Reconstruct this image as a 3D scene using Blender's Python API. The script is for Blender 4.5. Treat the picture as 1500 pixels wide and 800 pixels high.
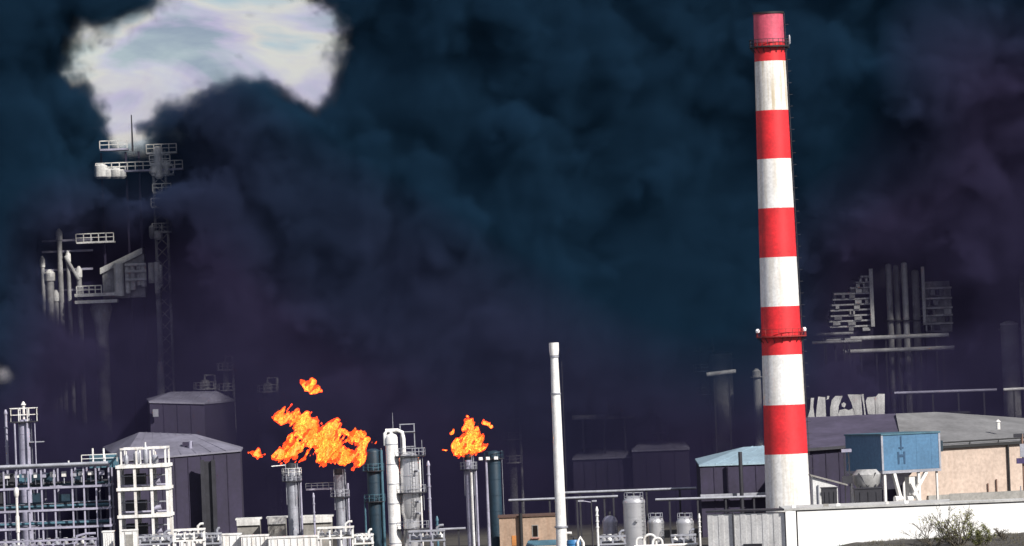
import bpy, math, random
import numpy as np
from mathutils import Vector, Matrix, noise as mnoise

random.seed(7)
for o in list(bpy.data.objects):
    bpy.data.objects.remove(o)
scene = bpy.context.scene
COL = scene.collection

# ------------------------------------------------------------------ camera
F_PX = 8100.0            # focal length in pixels of the 1500 px wide frame
CAM_Z = 32.0
PITCH = 127.0 / F_PX
ROLL = math.radians(2.3)
_c, _s = math.cos(ROLL), math.sin(ROLL)
_F = Vector((0, math.cos(PITCH), math.sin(PITCH)))
_U0 = Vector((0, -math.sin(PITCH), math.cos(PITCH)))
_R0 = Vector((1, 0, 0))
_R = _c * _R0 - _s * _U0
_U = _s * _R0 + _c * _U0
cam_data = bpy.data.cameras.new('camera')
cam_data.sensor_width = 36.0
cam_data.lens = F_PX / 1500.0 * 36.0
cam_data.clip_start = 1.0
cam_data.clip_end = 60000.0
cam = bpy.data.objects.new('camera', cam_data)
COL.objects.link(cam)
m = Matrix((_R, _U, -_F)).transposed().to_4x4()
m.translation = Vector((0, 0, CAM_Z))
cam.matrix_world = m
scene.camera = cam


def W(u, v, Y):
    """place in the world seen at photo position (u, v) on the vertical plane y = Y"""
    d = _F * F_PX + _R * (u - 750.0) + _U * (400.0 - v)
    k = Y / d.y
    return Vector((d.x * k, Y, CAM_Z + d.z * k))


def S(Y):
    return Y / F_PX


# ------------------------------------------------------------------ sky, sun, exposure
SUN_AZ = math.radians(42)      # to the right of the direction back towards the camera
SUN_EL = math.radians(36)
sun_dir = Vector((math.sin(SUN_AZ) * math.cos(SUN_EL), -math.cos(SUN_AZ) * math.cos(SUN_EL), math.sin(SUN_EL)))
world = bpy.data.worlds.new('World')
scene.world = world
world.use_nodes = True
wt = world.node_tree
for n in list(wt.nodes):
    wt.nodes.remove(n)
sky = wt.nodes.new('ShaderNodeTexSky')
sky.sky_type = 'NISHITA'
sky.sun_disc = False
sky.sun_elevation = SUN_EL
sky.sun_rotation = math.atan2(sun_dir.x, sun_dir.y)
sky.air_density = 1.0
sky.dust_density = 0.4
sky.ozone_density = 1.5
# scattered cloud over the whole sky
tc = wt.nodes.new('ShaderNodeTexCoord')
mp = wt.nodes.new('ShaderNodeMapping')
mp.inputs['Scale'].default_value = (42, 42, 95)
wt.links.new(tc.outputs['Generated'], mp.inputs['Vector'])
nz = wt.nodes.new('ShaderNodeTexNoise')
nz.inputs['Scale'].default_value = 1.0
nz.inputs['Detail'].default_value = 5
nz.inputs['Roughness'].default_value = 0.55
nz.inputs['Distortion'].default_value = 0.6
wt.links.new(mp.outputs[0], nz.inputs['Vector'])
cr = wt.nodes.new('ShaderNodeValToRGB')
cr.color_ramp.elements[0].position = 0.30
cr.color_ramp.elements[0].color = (.6, .6, .6, 1)
cr.color_ramp.elements[1].position = 0.62
cr.color_ramp.elements[1].color = (0.95, 0.95, 0.95, 1)
wt.links.new(nz.outputs['Fac'], cr.inputs['Fac'])
mx = wt.nodes.new('ShaderNodeMix')
mx.data_type = 'RGBA'
wt.links.new(cr.outputs['Color'], mx.inputs['Factor'])
wt.links.new(sky.outputs[0], mx.inputs['A'])
cc = wt.nodes.new('ShaderNodeValToRGB')
cc.color_ramp.elements[0].position, cc.color_ramp.elements[0].color = .38, (.29, .36, .47, 1)
cc.color_ramp.elements[1].position, cc.color_ramp.elements[1].color = .64, (.36, .50, .62, 1)
for p_, c_ in ((.46, (.50, .46, .66, 1)), (.54, (.67, .64, .62, 1))):
    e_ = cc.color_ramp.elements.new(p_)
    e_.color = c_
nz2 = wt.nodes.new('ShaderNodeTexNoise')
nz2.inputs['Scale'].default_value = .8
nz2.inputs['Detail'].default_value = 5
nz2.inputs['Distortion'].default_value = .5
wt.links.new(mp.outputs[0], nz2.inputs['Vector'])
wt.links.new(nz2.outputs['Fac'], cc.inputs['Fac'])
csc = wt.nodes.new('ShaderNodeVectorMath')
csc.operation = 'SCALE'
csc.inputs['Scale'].default_value = 8.4
wt.links.new(cc.outputs['Color'], csc.inputs[0])
wt.links.new(csc.outputs[0], mx.inputs['B'])
bg = wt.nodes.new('ShaderNodeBackground')
bg.inputs['Strength'].default_value = 0.09
wt.links.new(mx.outputs['Result'], bg.inputs['Color'])
wo = wt.nodes.new('ShaderNodeOutputWorld')
wt.links.new(bg.outputs[0], wo.inputs['Surface'])

sun_data = bpy.data.lights.new('sun', 'SUN')
sun_data.energy = 5.0
sun_data.angle = math.radians(0.53)
sun_data.color = (1.0, 0.95, 0.88)
sun = bpy.data.objects.new('sun', sun_data)
sun.rotation_euler = (-sun_dir).to_track_quat('-Z', 'Y').to_euler()
sun.location = (200, -100, 300)
COL.objects.link(sun)

vs = scene.view_settings
vs.view_transform = 'Standard'
vs.look = 'None'
vs.exposure = 0.35
vs.gamma = 1.0
vs.use_curve_mapping = False
scene.render.engine = 'CYCLES'
cy = scene.cycles
cy.use_denoising = True
cy.max_bounces = 5
cy.diffuse_bounces = 2
cy.glossy_bounces = 3
cy.transparent_max_bounces = 12
cy.volume_bounces = 0
cy.volume_step_rate = 9.0
cy.adaptive_threshold = 0.02
cy.volume_max_steps = 256
cy.caustics_reflective = False
cy.caustics_refractive = False

# ------------------------------------------------------------------ materials
MATS = {}


def mat(name, col, rough=0.6, metal=0.0, var=0.25, scale=0.35, streak=0.0, dirt=(0.12, 0.10, 0.08), bump=0.0, fine=0.15):
    """painted or bare surface: large-scale fading, fine mottling and rain streaks in the world's metres"""
    if name in MATS:
        return MATS[name]
    mm = bpy.data.materials.new(name)
    mm.use_nodes = True
    t = mm.node_tree
    b = t.nodes['Principled BSDF']
    b.inputs['Roughness'].default_value = rough
    b.inputs['Metallic'].default_value = metal
    g = t.nodes.new('ShaderNodeNewGeometry')

    def nse(sc, detail, zs=1.0):
        mpn = t.nodes.new('ShaderNodeMapping')
        mpn.inputs['Scale'].default_value = (sc, sc, sc * zs)
        t.links.new(g.outputs['Position'], mpn.inputs['Vector'])
        n_ = t.nodes.new('ShaderNodeTexNoise')
        n_.inputs['Scale'].default_value = 1.0
        n_.inputs['Detail'].default_value = detail
        n_.inputs['Roughness'].default_value = 0.6
        t.links.new(mpn.outputs[0], n_.inputs['Vector'])
        return n_

    def rng(src, a, b_, c, d):
        r = t.nodes.new('ShaderNodeMapRange')
        r.inputs['From Min'].default_value = a
        r.inputs['From Max'].default_value = b_
        r.inputs['To Min'].default_value = c
        r.inputs['To Max'].default_value = d
        t.links.new(src, r.inputs['Value'])
        return r.outputs['Result']
    big = rng(nse(scale, 3).outputs['Fac'], 0.3, 0.7, 1 - var, 1 + var * 0.4)
    fin = rng(nse(scale * 9, 3).outputs['Fac'], 0.3, 0.7, 1 - fine, 1 + fine)
    mul = t.nodes.new('ShaderNodeMath')
    mul.operation = 'MULTIPLY'
    t.links.new(big, mul.inputs[0])
    t.links.new(fin, mul.inputs[1])
    sc_ = t.nodes.new('ShaderNodeVectorMath')
    sc_.operation = 'SCALE'
    sc_.inputs[0].default_value = col[:3]
    t.links.new(mul.outputs[0], sc_.inputs['Scale'])
    out = sc_.outputs[0]
    if streak > 0:
        sf = rng(nse(1.3, 4, 0.05).outputs['Fac'], 0.46, 0.66, 0, streak)
        mixn = t.nodes.new('ShaderNodeMix')
        mixn.data_type = 'RGBA'
        t.links.new(sf, mixn.inputs['Factor'])
        t.links.new(out, mixn.inputs['A'])
        mixn.inputs['B'].default_value = (*dirt, 1)
        out = mixn.outputs['Result']
    t.links.new(out, b.inputs['Base Color'])
    if bump > 0:
        bn = t.nodes.new('ShaderNodeBump')
        bn.inputs['Strength'].default_value = bump
        bn.inputs['Distance'].default_value = 0.05
        t.links.new(nse(scale * 20, 4).outputs['Fac'], bn.inputs['Height'])
        t.links.new(bn.outputs[0], b.inputs['Normal'])
    MATS[name] = mm
    return mm


M_RED = mat('red_paint', (0.72, 0.022, 0.03), 0.55, var=0.25, scale=0.25, streak=0.25, dirt=(0.30, 0.03, 0.04))
M_PINK = mat('faded_red_paint', (0.60, 0.085, 0.14), 0.6, var=0.3, scale=0.3, streak=0.35, dirt=(0.25, 0.06, 0.09))
M_WHITE = mat('white_paint', (0.80, 0.80, 0.79), 0.55, var=0.14, scale=0.25, streak=0.45, dirt=(0.50, 0.43, 0.32))
M_STAIN = mat('stained_white_paint', (0.76, 0.74, 0.70), 0.6, var=0.25, scale=0.3, streak=0.8, dirt=(0.42, 0.33, 0.18))
M_WSTEEL = mat('white_steel', (0.80, 0.80, 0.79), 0.5, var=0.2, scale=0.6, streak=0.4, dirt=(0.36, 0.29, 0.22))
M_GSTEEL = mat('galvanised_steel', (0.36, 0.37, 0.42), 0.5, 0.3, var=0.3, scale=0.5)
M_LSTEEL = mat('lavender_grey_steel', (0.36, 0.35, 0.45), 0.55, 0.1, var=0.3, scale=0.4)
M_DSTEEL = mat('dark_steel', (0.035, 0.035, 0.045), 0.6, 0.2, var=0.3, scale=0.5)
M_BLACK = mat('black_steel', (0.012, 0.012, 0.014), 0.6, var=0.2)
M_SILVER = mat('silver_cladding', (0.56, 0.56, 0.58), 0.33, 0.6, var=0.10, scale=0.6, fine=.05, streak=0.15, dirt=(0.25, 0.24, 0.23))
M_TEAL = mat('dark_teal_paint', (0.010, 0.034, 0.058), 0.55, var=0.35, scale=0.4, streak=0.25, dirt=(0.01, 0.02, 0.03))
M_TEALP = mat('teal_duct_paint', (0.06, 0.14, 0.19), 0.5, var=0.3, scale=0.5)
M_BLUE = mat('light_blue_cladding', (0.070, 0.168, 0.29), 0.5, var=0.18, scale=0.25, streak=0.12, dirt=(0.04, 0.09, 0.16))
M_DBLUE = mat('blue_mark_paint', (0.025, 0.07, 0.14), 0.5, var=0.2)
M_BLUEDRUM = mat('blue_drum_paint', (0.03, 0.16, 0.36), 0.45, var=0.25)
M_PEACH = mat('peach_render', (0.49, 0.39, 0.325), 0.85, var=0.14, scale=0.18, streak=0.15, dirt=(0.33, 0.22, 0.16), bump=0.2)
M_BEIGE = mat('beige_render', (0.42, 0.30, 0.22), 0.85, var=0.3, scale=0.3, streak=0.35, dirt=(0.28, 0.16, 0.10), bump=0.2)
M_WALL = mat('white_wall', (0.84, 0.84, 0.83), 0.8, var=0.06, scale=0.2, streak=0.06, dirt=(0.5, 0.48, 0.44), fine=0.05, bump=0.1)
M_CORR = mat('grey_corrugated_sheet', (0.66, 0.66, 0.66), 0.6, 0.0, var=0.18, scale=0.4, streak=0.3, dirt=(0.33, 0.32, 0.31))
M_ROOF = mat('grey_roof_sheet', (0.18, 0.18, 0.185), 0.7, var=0.3, scale=0.15, streak=0.0, bump=0.3)
M_ROOFL = mat('lavender_roof_sheet', (0.19, 0.185, 0.24), 0.6, var=0.35, scale=0.15, bump=0.2)
M_ROOFB = mat('pale_blue_roof_sheet', (0.26, 0.36, 0.43), 0.5, var=0.2, scale=0.2)
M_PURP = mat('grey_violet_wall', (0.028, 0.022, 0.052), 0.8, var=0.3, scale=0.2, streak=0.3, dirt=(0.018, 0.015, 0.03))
M_CONC = mat('concrete', (0.30, 0.29, 0.27), 0.85, var=0.3, scale=0.3, streak=0.3, dirt=(0.15, 0.14, 0.13), bump=0.3)
M_FAR = mat('grey_plant_cladding', (0.40, 0.40, 0.40), 0.7, var=0.5, scale=0.3, streak=0.4, dirt=(0.12, 0.12, 0.12))
M_FARW = mat('white_plant_cladding', (0.72, 0.72, 0.70), 0.6, var=0.35, scale=0.3, streak=0.4, dirt=(0.30, 0.29, 0.28))
M_BARK = mat('bark', (0.10, 0.085, 0.065), 0.9, var=0.4, scale=2)
M_LEAF = mat('yellow_green_leaf', (0.22, 0.23, 0.06), 0.6, var=0.5, scale=1.5)
M_OLIVE = mat('olive_leaf', (0.15, 0.16, 0.05), 0.6, var=0.5, scale=1.5)
M_GLASSD = mat('dark_pane', (0.012, 0.008, 0.006), 0.2, var=0.2)
M_ORANGE = mat('orange_paint', (0.55, 0.22, 0.06), 0.6, var=0.3)
M_LAMP = mat('white_lamp_glass', (0.85, 0.86, 0.9), 0.25, var=0.05)


# ------------------------------------------------------------------ mesh helpers
class MB:
    def __init__(self):
        self.v, self.f, self.sm = [], [], []

    def _add(self, vs_, fs, smooth=False):
        n = len(self.v)
        self.v += [tuple(p) for p in vs_]
        self.f += [tuple(i + n for i in f) for f in fs]
        self.sm += [smooth] * len(fs)
        return self

    def box(self, c, s, rz=0.0):
        hx, hy, hz = s[0] / 2, s[1] / 2, s[2] / 2
        cz, sz = math.cos(rz), math.sin(rz)
        vs_ = []
        for z in (-hz, hz):
            for x, y in ((-hx, -hy), (hx, -hy), (hx, hy), (-hx, hy)):
                vs_.append((c[0] + x * cz - y * sz, c[1] + x * sz + y * cz, c[2] + z))
        return self._add(vs_, [(3, 2, 1, 0), (4, 5, 6, 7), (0, 1, 5, 4), (1, 2, 6, 5), (2, 3, 7, 6), (3, 0, 4, 7)])

    def beam(self, p, q, w, h=None):
        """square bar from p to q"""
        p, q = Vector(p), Vector(q)
        h = h or w
        d = (q - p).normalized()
        a = Vector((0, 0, 1)) if abs(d.z) < 0.95 else Vector((1, 0, 0))
        r = d.cross(a).normalized()
        u = r.cross(d)
        vs_ = []
        for e in (p, q):
            for i, j in ((-1, -1), (1, -1), (1, 1), (-1, 1)):
                vs_.append(e + r * (i * w / 2) + u * (j * h / 2))
        return self._add(vs_, [(3, 2, 1, 0), (4, 5, 6, 7), (0, 1, 5, 4), (1, 2, 6, 5), (2, 3, 7, 6), (3, 0, 4, 7)])

    def tube(self, p, q, r, r2=None, n=12):
        return self.path([p, q], [r, r if r2 is None else r2], n)

    def path(self, pts, rad, n=10):
        pts = [Vector(p) for p in pts]
        if not isinstance(rad, (list, tuple)):
            rad = [rad] * len(pts)
        vs_, fs = [], []
        prev = None
        for i, p in enumerate(pts):
            d = (pts[min(i + 1, len(pts) - 1)] - pts[max(i - 1, 0)]).normalized()
            if prev is None:
                a = Vector((0, 0, 1)) if abs(d.z) < 0.9 else Vector((1, 0, 0))
                r = d.cross(a).normalized()
            else:
                r = (prev - d * prev.dot(d)).normalized()
            prev = r
            u = d.cross(r)
            for k in range(n):
                a = 2 * math.pi * k / n
                vs_.append(p + (r * math.cos(a) + u * math.sin(a)) * rad[i])
        for i in range(len(pts) - 1):
            for k in range(n):
                fs.append((i * n + k, i * n + (k + 1) % n, (i + 1) * n + (k + 1) % n, (i + 1) * n + k))
        self._add(vs_, fs, True)
        self._add(vs_[:n], [tuple(reversed(range(n)))])
        self._add(vs_[-n:], [tuple(range(n))])
        return self

    def lathe(self, prof, n=24, c=(0, 0)):
        """prof: (radius, z) list, closed at ends where the radius is > 0"""
        vs_, fs = [], []
        for r, z in prof:
            for k in range(n):
                a = 2 * math.pi * k / n
                vs_.append((c[0] + r * math.cos(a), c[1] + r * math.sin(a), z))
        # sharp corners of the profile get their own vertices
        sharp = set()
        for i in range(1, len(prof) - 1):
            d0 = Vector((prof[i][0] - prof[i - 1][0], prof[i][1] - prof[i - 1][1]))
            d1 = Vector((prof[i + 1][0] - prof[i][0], prof[i + 1][1] - prof[i][1]))
            if d0.length > 1e-6 and d1.length > 1e-6 and d0.normalized().dot(d1.normalized()) < .8:
                sharp.add(i)
        seg = [0] + sorted(sharp) + [len(prof) - 1]
        for a_, b_ in zip(seg[:-1], seg[1:]):
            sub = vs_[a_ * n:(b_ + 1) * n]
            self._add(sub, [(i * n + k, i * n + (k + 1) % n, (i + 1) * n + (k + 1) % n, (i + 1) * n + k) for i in range(b_ - a_) for k in range(n)], True)
        self._add(vs_[:n], [tuple(reversed(range(n)))])
        self._add(vs_[-n:], [tuple(range(n))])
        return self

    def ring(self, r, z, w, n=20, c=(0, 0), h=None):
        """a square-section hoop"""
        h = h or w
        vs_, fs = [], []
        for k in range(n):
            a = 2 * math.pi * k / n
            for rr, zz in ((r - w / 2, z - h / 2), (r + w / 2, z - h / 2), (r + w / 2, z + h / 2), (r - w / 2, z + h / 2)):
                vs_.append((c[0] + rr * math.cos(a), c[1] + rr * math.sin(a), zz))
        for k in range(n):
            k2 = (k + 1) % n
            for j in range(4):
                fs.append((k * 4 + j, k2 * 4 + j, k2 * 4 + (j + 1) % 4, k * 4 + (j + 1) % 4))
        return self._add(vs_, fs)

    def slab(self, pts, thick):
        """flat-ish polygon given a thickness (vector)"""
        pts = [Vector(p) for p in pts]
        tv = Vector(thick)
        n = len(pts)
        vs_ = pts + [p + tv for p in pts]
        fs = [tuple(range(n)), tuple(reversed(range(n, 2 * n)))]
        for i in range(n):
            fs.append((i, n + i, n + (i + 1) % n, (i + 1) % n))
        return self._add(vs_, fs)

    def mesh(self, name):
        me = bpy.data.meshes.new(name)
        me.from_pydata(self.v, [], self.f)
        me.polygons.foreach_set('use_smooth', self.sm)
        me.validate()
        me.update()
        import bmesh
        b = bmesh.new()
        b.from_mesh(me)
        bmesh.ops.recalc_face_normals(b, faces=b.faces)
        b.to_mesh(me)
        b.free()
        return me


class Thing:
    """an Empty at the thing's base with its parts as children, coordinates local to the base"""

    def __init__(self, name, label, cat, base, rz=0.0, group=None):
        self.o = bpy.data.objects.new(name, None)
        COL.objects.link(self.o)
        self.o.empty_display_size = 0.5
        self.o.location = base
        self.o.rotation_euler = (0, 0, rz)
        self.o['label'] = label
        self.o['category'] = cat
        self.o['kind'] = 'thing'
        if group:
            self.o['group'] = group
        self.base = Vector(base)

    def add(self, name, mb, material, parent=None, label=None):
        me = mb if isinstance(mb, bpy.types.Mesh) else mb.mesh(name)
        if not me.materials:
            me.materials.append(material)
        o = bpy.data.objects.new(name, me)
        COL.objects.link(o)
        o.parent = parent or self.o
        if label:
            o['label'] = label
        return o

    def l(self, u, v, Y):
        return W(u, v, Y) - self.base


def single(name, label, cat, mb, material, base=(0, 0, 0), group=None, kind=None):
    me = mb if isinstance(mb, bpy.types.Mesh) else mb.mesh(name)
    me.materials.append(material)
    o = bpy.data.objects.new(name, me)
    COL.objects.link(o)
    o.location = base
    if label:
        o['label'] = label
    if cat:
        o['category'] = cat
    if group:
        o['group'] = group
    o['kind'] = kind or 'thing'
    return o


def railing_ring(r, z, h=1.1, n=14, w=0.07):
    mb = MB()
    for k in range(n):
        a = 2 * math.pi * k / n
        mb.box((r * math.cos(a), r * math.sin(a), z + h / 2), (w, w, h))
    mb.ring(r, z + h, w, 28)
    mb.ring(r, z + h * 0.5, w * 0.8, 28)
    return mb


def railing_line(pts, h=1.1, step=1.5, w=0.07):
    mb = MB()
    pts = [Vector(p) for p in pts]
    up = Vector((0, 0, h))
    for a, b in zip(pts[:-1], pts[1:]):
        n = max(1, round((b - a).length / step))
        for k in range(n + 1):
            p = a.lerp(b, k / n)
            mb.beam(p, p + up, w)
        mb.beam(a + up, b + up, w)
        mb.beam(a + up * 0.5, b + up * 0.5, w * 0.8)
    return mb


def ladder(x, y, z0, z1, wdir=(1, 0), w=0.45, bar=0.05, cage=True):
    mb = MB()
    wx, wy = wdir[0] * w / 2, wdir[1] * w / 2
    mb.beam((x - wx, y - wy, z0), (x - wx, y - wy, z1), bar)
    mb.beam((x + wx, y + wy, z0), (x + wx, y + wy, z1), bar)
    z = z0 + 0.3
    while z < z1:
        mb.beam((x - wx, y - wy, z), (x + wx, y + wy, z), bar * 0.7)
        z += 0.6
    return mb


# ------------------------------------------------------------------ ground
def ground_z(x, y):
    """yard level at 0, with an earth bank in front of the white wall"""
    k = 0.0
    if y < 829.5:
        k = min(1, max(0, (x - 38) / 12.0)) * (1 if y < 826 else 1)
    n = mnoise.noise(Vector((x * 0.15, y * 0.15, 0))) * 0.35 + mnoise.noise(Vector((x * 0.6, y * 0.6, 5))) * 0.12
    fall = 1.0 - .75 * min(1.0, max(0.0, (827.0 - y) / 34.0))
    return k * ((2.7 + .012 * (x - 50)) * fall + n * 1.0) + (0.0 if k else n * 0.15)


xs = sorted(set([-30000, -9000, -3000, -1000, -400] + list(np.arange(-200, 30, 8.0)) + list(np.arange(30, 112, 0.8)) + [120, 150, 200, 400, 1000, 3000, 9000, 30000]))
ys = sorted(set([-300, 0, 200, 400, 600, 700, 780] + list(np.arange(790, 829.4, 0.8)) + [829.4, 829.6] + list(np.arange(832, 1200, 8.0)) + [1400, 2000, 4000, 9000, 20000, 45000]))
gv, gf = [], []
for yy in ys:
    for xx in xs:
        gv.append((xx, yy, ground_z(xx, yy) if abs(xx) < 300 and 700 < yy < 1300 else (ground_z(xx, 780) if 0 < xx < 300 and yy <= 700 and False else 0.0)))
nx = len(xs)
for j in range(len(ys) - 1):
    for i in range(nx - 1):
        gf.append((j * nx + i, j * nx + i + 1, (j + 1) * nx + i + 1, (j + 1) * nx + i))
gm = MB()
gm._add(gv, gf, True)
M_GROUND = mat('dark_earth', (0.055, 0.05, 0.043), 0.95, var=0.5, scale=0.25, bump=0.6, fine=0.4)
ground = single('ground', None, None, gm, M_GROUND, kind='structure')


# ------------------------------------------------------------------ striped chimney
def build_chimney():
    Y = 900.0
    top = W(1126.5, 20, Y)
    b = W(1153.5, 745, Y)
    cx = (top.x + b.x) / 2
    t = Thing('chimney', 'tall tapering chimney with red and white painted bands', 'chimney', (cx, Y, 0))
    k = (33.0 - 21.7) * S(Y) / (top.z - b.z)
    r_at = lambda z: 21.7 * S(Y) + (top.z - z) * k
    cuts = [20, 90, 162, 233, 305, 377, 449, 520, 593, 665]
    zs = [W(1126.5 + (v - 20) * 27 / 725, v, Y).z for v in cuts] + [0.0]
    for i in range(10):
        z1, z0 = zs[i], zs[i + 1]
        mb = MB()
        prof = []
        for q in range(5):
            z = z0 + (z1 - z0) * q / 4
            prof.append((r_at(z), z))
        if i == 0:
            prof += [(r_at(z1) - 0.35, z1), (r_at(z1) - 0.40, z1 - 3.0)]
        mb.lathe(prof, 56)
        if i == 0:
            # the upper half of the top band has faded to pink
            zf = W(1128, 62, Y).z
            a = MB().lathe([(r_at(z0), z0), (r_at(zf), zf)], 56)
            t.add('red_band', a, M_RED)
            a = MB().lathe([(r_at(zf), zf), (r_at(z1), z1), (r_at(z1) - 0.35, z1), (r_at(z1) - 0.4, z1 - 3)], 56)
            t.add('red_band', a, M_PINK, label='faded pinkish red top band')
            continue
        t.add('red_band' if i % 2 == 0 else 'white_band', mb, M_RED if i % 2 == 0 else (M_STAIN if i == 1 else M_WHITE))
    t.add('rim', MB().ring(r_at(zs[0]) - 0.1, zs[0] + 0.08, 0.5, 48, h=0.3), M_BLACK)
    for v, m_rail, dr in ((66, M_DSTEEL, 0.75), (490, mat('dark_red_steel', (0.28, 0.02, 0.02), 0.6), 0.85)):
        z = W(1126.5 + (v - 20) * 27 / 725, v + 3, Y).z
        r = r_at(z)
        d = MB().ring(r + dr / 2 + 0.02, z, dr, 48, h=0.22)
        deck = t.add('platform', d, M_BLACK if v < 100 else m_rail)
        t.add('railing', railing_ring(r + dr - 0.05, z + 0.1, 1.1, 22, 0.09), m_rail, deck)
        br = MB()
        for q in range(16):
            a = 2 * math.pi * q / 16
            ca, sa = math.cos(a), math.sin(a)
            br.beam(((r + 0.01) * ca, (r + 0.01) * sa, z - 1.0), ((r + dr - 0.1) * ca, (r + dr - 0.1) * sa, z - 0.12), 0.09)
        t.add('brackets', br, M_DSTEEL, deck)
    # ladder with cage hoops up the right-hand side
    a = math.radians(-8)
    lad = MB()
    z0, z1 = 1.0, zs[0]
    n = 90
    for q in range(n):
        za, zb = z0 + (z1 - z0) * q / n, z0 + (z1 - z0) * (q + 1) / n
        for off in (-0.25, 0.25):
            pa = ((r_at(za) + 0.22) * math.cos(a) - off * math.sin(a), (r_at(za) + 0.22) * math.sin(a) + off * math.cos(a), za)
            pb = ((r_at(zb) + 0.22) * math.cos(a) - off * math.sin(a), (r_at(zb) + 0.22) * math.sin(a) + off * math.cos(a), zb)
            lad.beam(pa, pb, 0.06)
        lad.beam(((r_at(za) + 0.22) * math.cos(a) + 0.25 * math.sin(a), (r_at(za) + 0.22) * math.sin(a) - 0.25 * math.cos(a), za),
                 ((r_at(za) + 0.22) * math.cos(a) - 0.25 * math.sin(a), (r_at(za) + 0.22) * math.sin(a) + 0.25 * math.cos(a), za), 0.04)
        if q % 2 == 0:
            lad.ring(0.36, za, 0.05, 8, c=((r_at(za) + 0.45) * math.cos(a), (r_at(za) + 0.45) * math.sin(a)))
    t.add('ladder', lad, M_DSTEEL)
    # aviation lamps on the lower platform
    z = W(1144, 488, Y).z
    r = r_at(z)
    for ang in (198, 335):
        ca, sa = math.cos(math.radians(ang)), math.sin(math.radians(ang))
        L = t.add('lamp', MB().lathe([(0.12, z + 0.1), (0.3, z + 0.2), (0.36, z + 0.55), (0.2, z + 0.8)], 12, c=((r + 0.85) * ca, (r + 0.85) * sa)), M_LAMP)
    zz = W(1128, 66, Y).z
    t.add('lamp', MB().lathe([(0.10, zz), (0.16, zz + 0.2), (0.16, zz + 1.2), (0.08, zz + 1.5)], 10, c=(r_at(zz) + 0.8, -0.2)), M_GSTEEL)


build_chimney()


def build_white_stack():
    Y = 862.0
    top, b = W(811.3, 502, Y), W(823, 800, Y)
    cx = (top.x + b.x) / 2
    t = Thing('vent_stack', 'slender plain white vent stack standing in front of the dark smoke', 'stack', (cx, Y, 0))
    H = top.z
    z1 = W(812, 577, Y).z
    z2 = W(822, 772, Y).z
    s = S(Y)
    for a, b_, ra, rb in ((0, z2, 8.6, 8.0), (z2 + 0.06, z1, 7.9, 6.6), (z1 + 0.06, H - 2.2, 6.5, 5.6)):
        t.add('tube_section', MB().tube((0, 0, a), (0, 0, b_), ra * s, rb * s, 28), M_WSTEEL)
    for z, r in ((z1, 7.6), (z2, 9.8), (H - 2.2, 6.6)):
        t.add('flange', MB().tube((0, 0, z - 0.12), (0, 0, z + 0.14), r * s, None, 28), M_GSTEEL)
    t.add('head', MB().lathe([(6.4 * s, H - 2.0), (7.2 * s, H - 1.2), (7.2 * s, H), (6.0 * s, H), (5.8 * s, H - 1.0)], 28), M_WSTEEL)
    lad = ladder(8.5 * s + 0.2, 0.15, 0, H - 3.0, (0, 1), 0.4, 0.05)
    t.add('ladder', lad, M_DSTEEL)
    t.add('nozzle', MB().tube((0, 0, z2 - 1.0), (1.6, -0.2, z2 - 1.0), 0.22), M_WSTEEL)


build_white_stack()


# ------------------------------------------------------------------ steel frames on the left
def frame_rack(name, label, base, rz, xs_, ys_, zs_, zbot, mpost, mbeam, wpost, wbeam, zover=0.0):
    t = Thing(name, label, 'steel frame', base, rz)
    zt = zs_[-1]
    for y in ys_:
        for x in xs_:
            t.add('post', MB().beam((x, y, zbot), (x, y, zt + zover), wpost), mpost)
    for z in zs_:
        for y in ys_:
            t.add('beam', MB().beam((xs_[0] - wpost, y - 0.02 - wpost / 2, z), (xs_[-1] + wpost, y - 0.02 - wpost / 2, z), wbeam * 0.9, wbeam), mbeam)
        for x in (xs_ if len(xs_) < 6 else xs_[::3]):
            t.add('cross_beam', MB().beam((x, ys_[0] + wpost / 2, z - wbeam * 0.2), (x, ys_[-1] - wpost / 2, z - wbeam * 0.2), wbeam * 0.8), mbeam)
    return t


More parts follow.
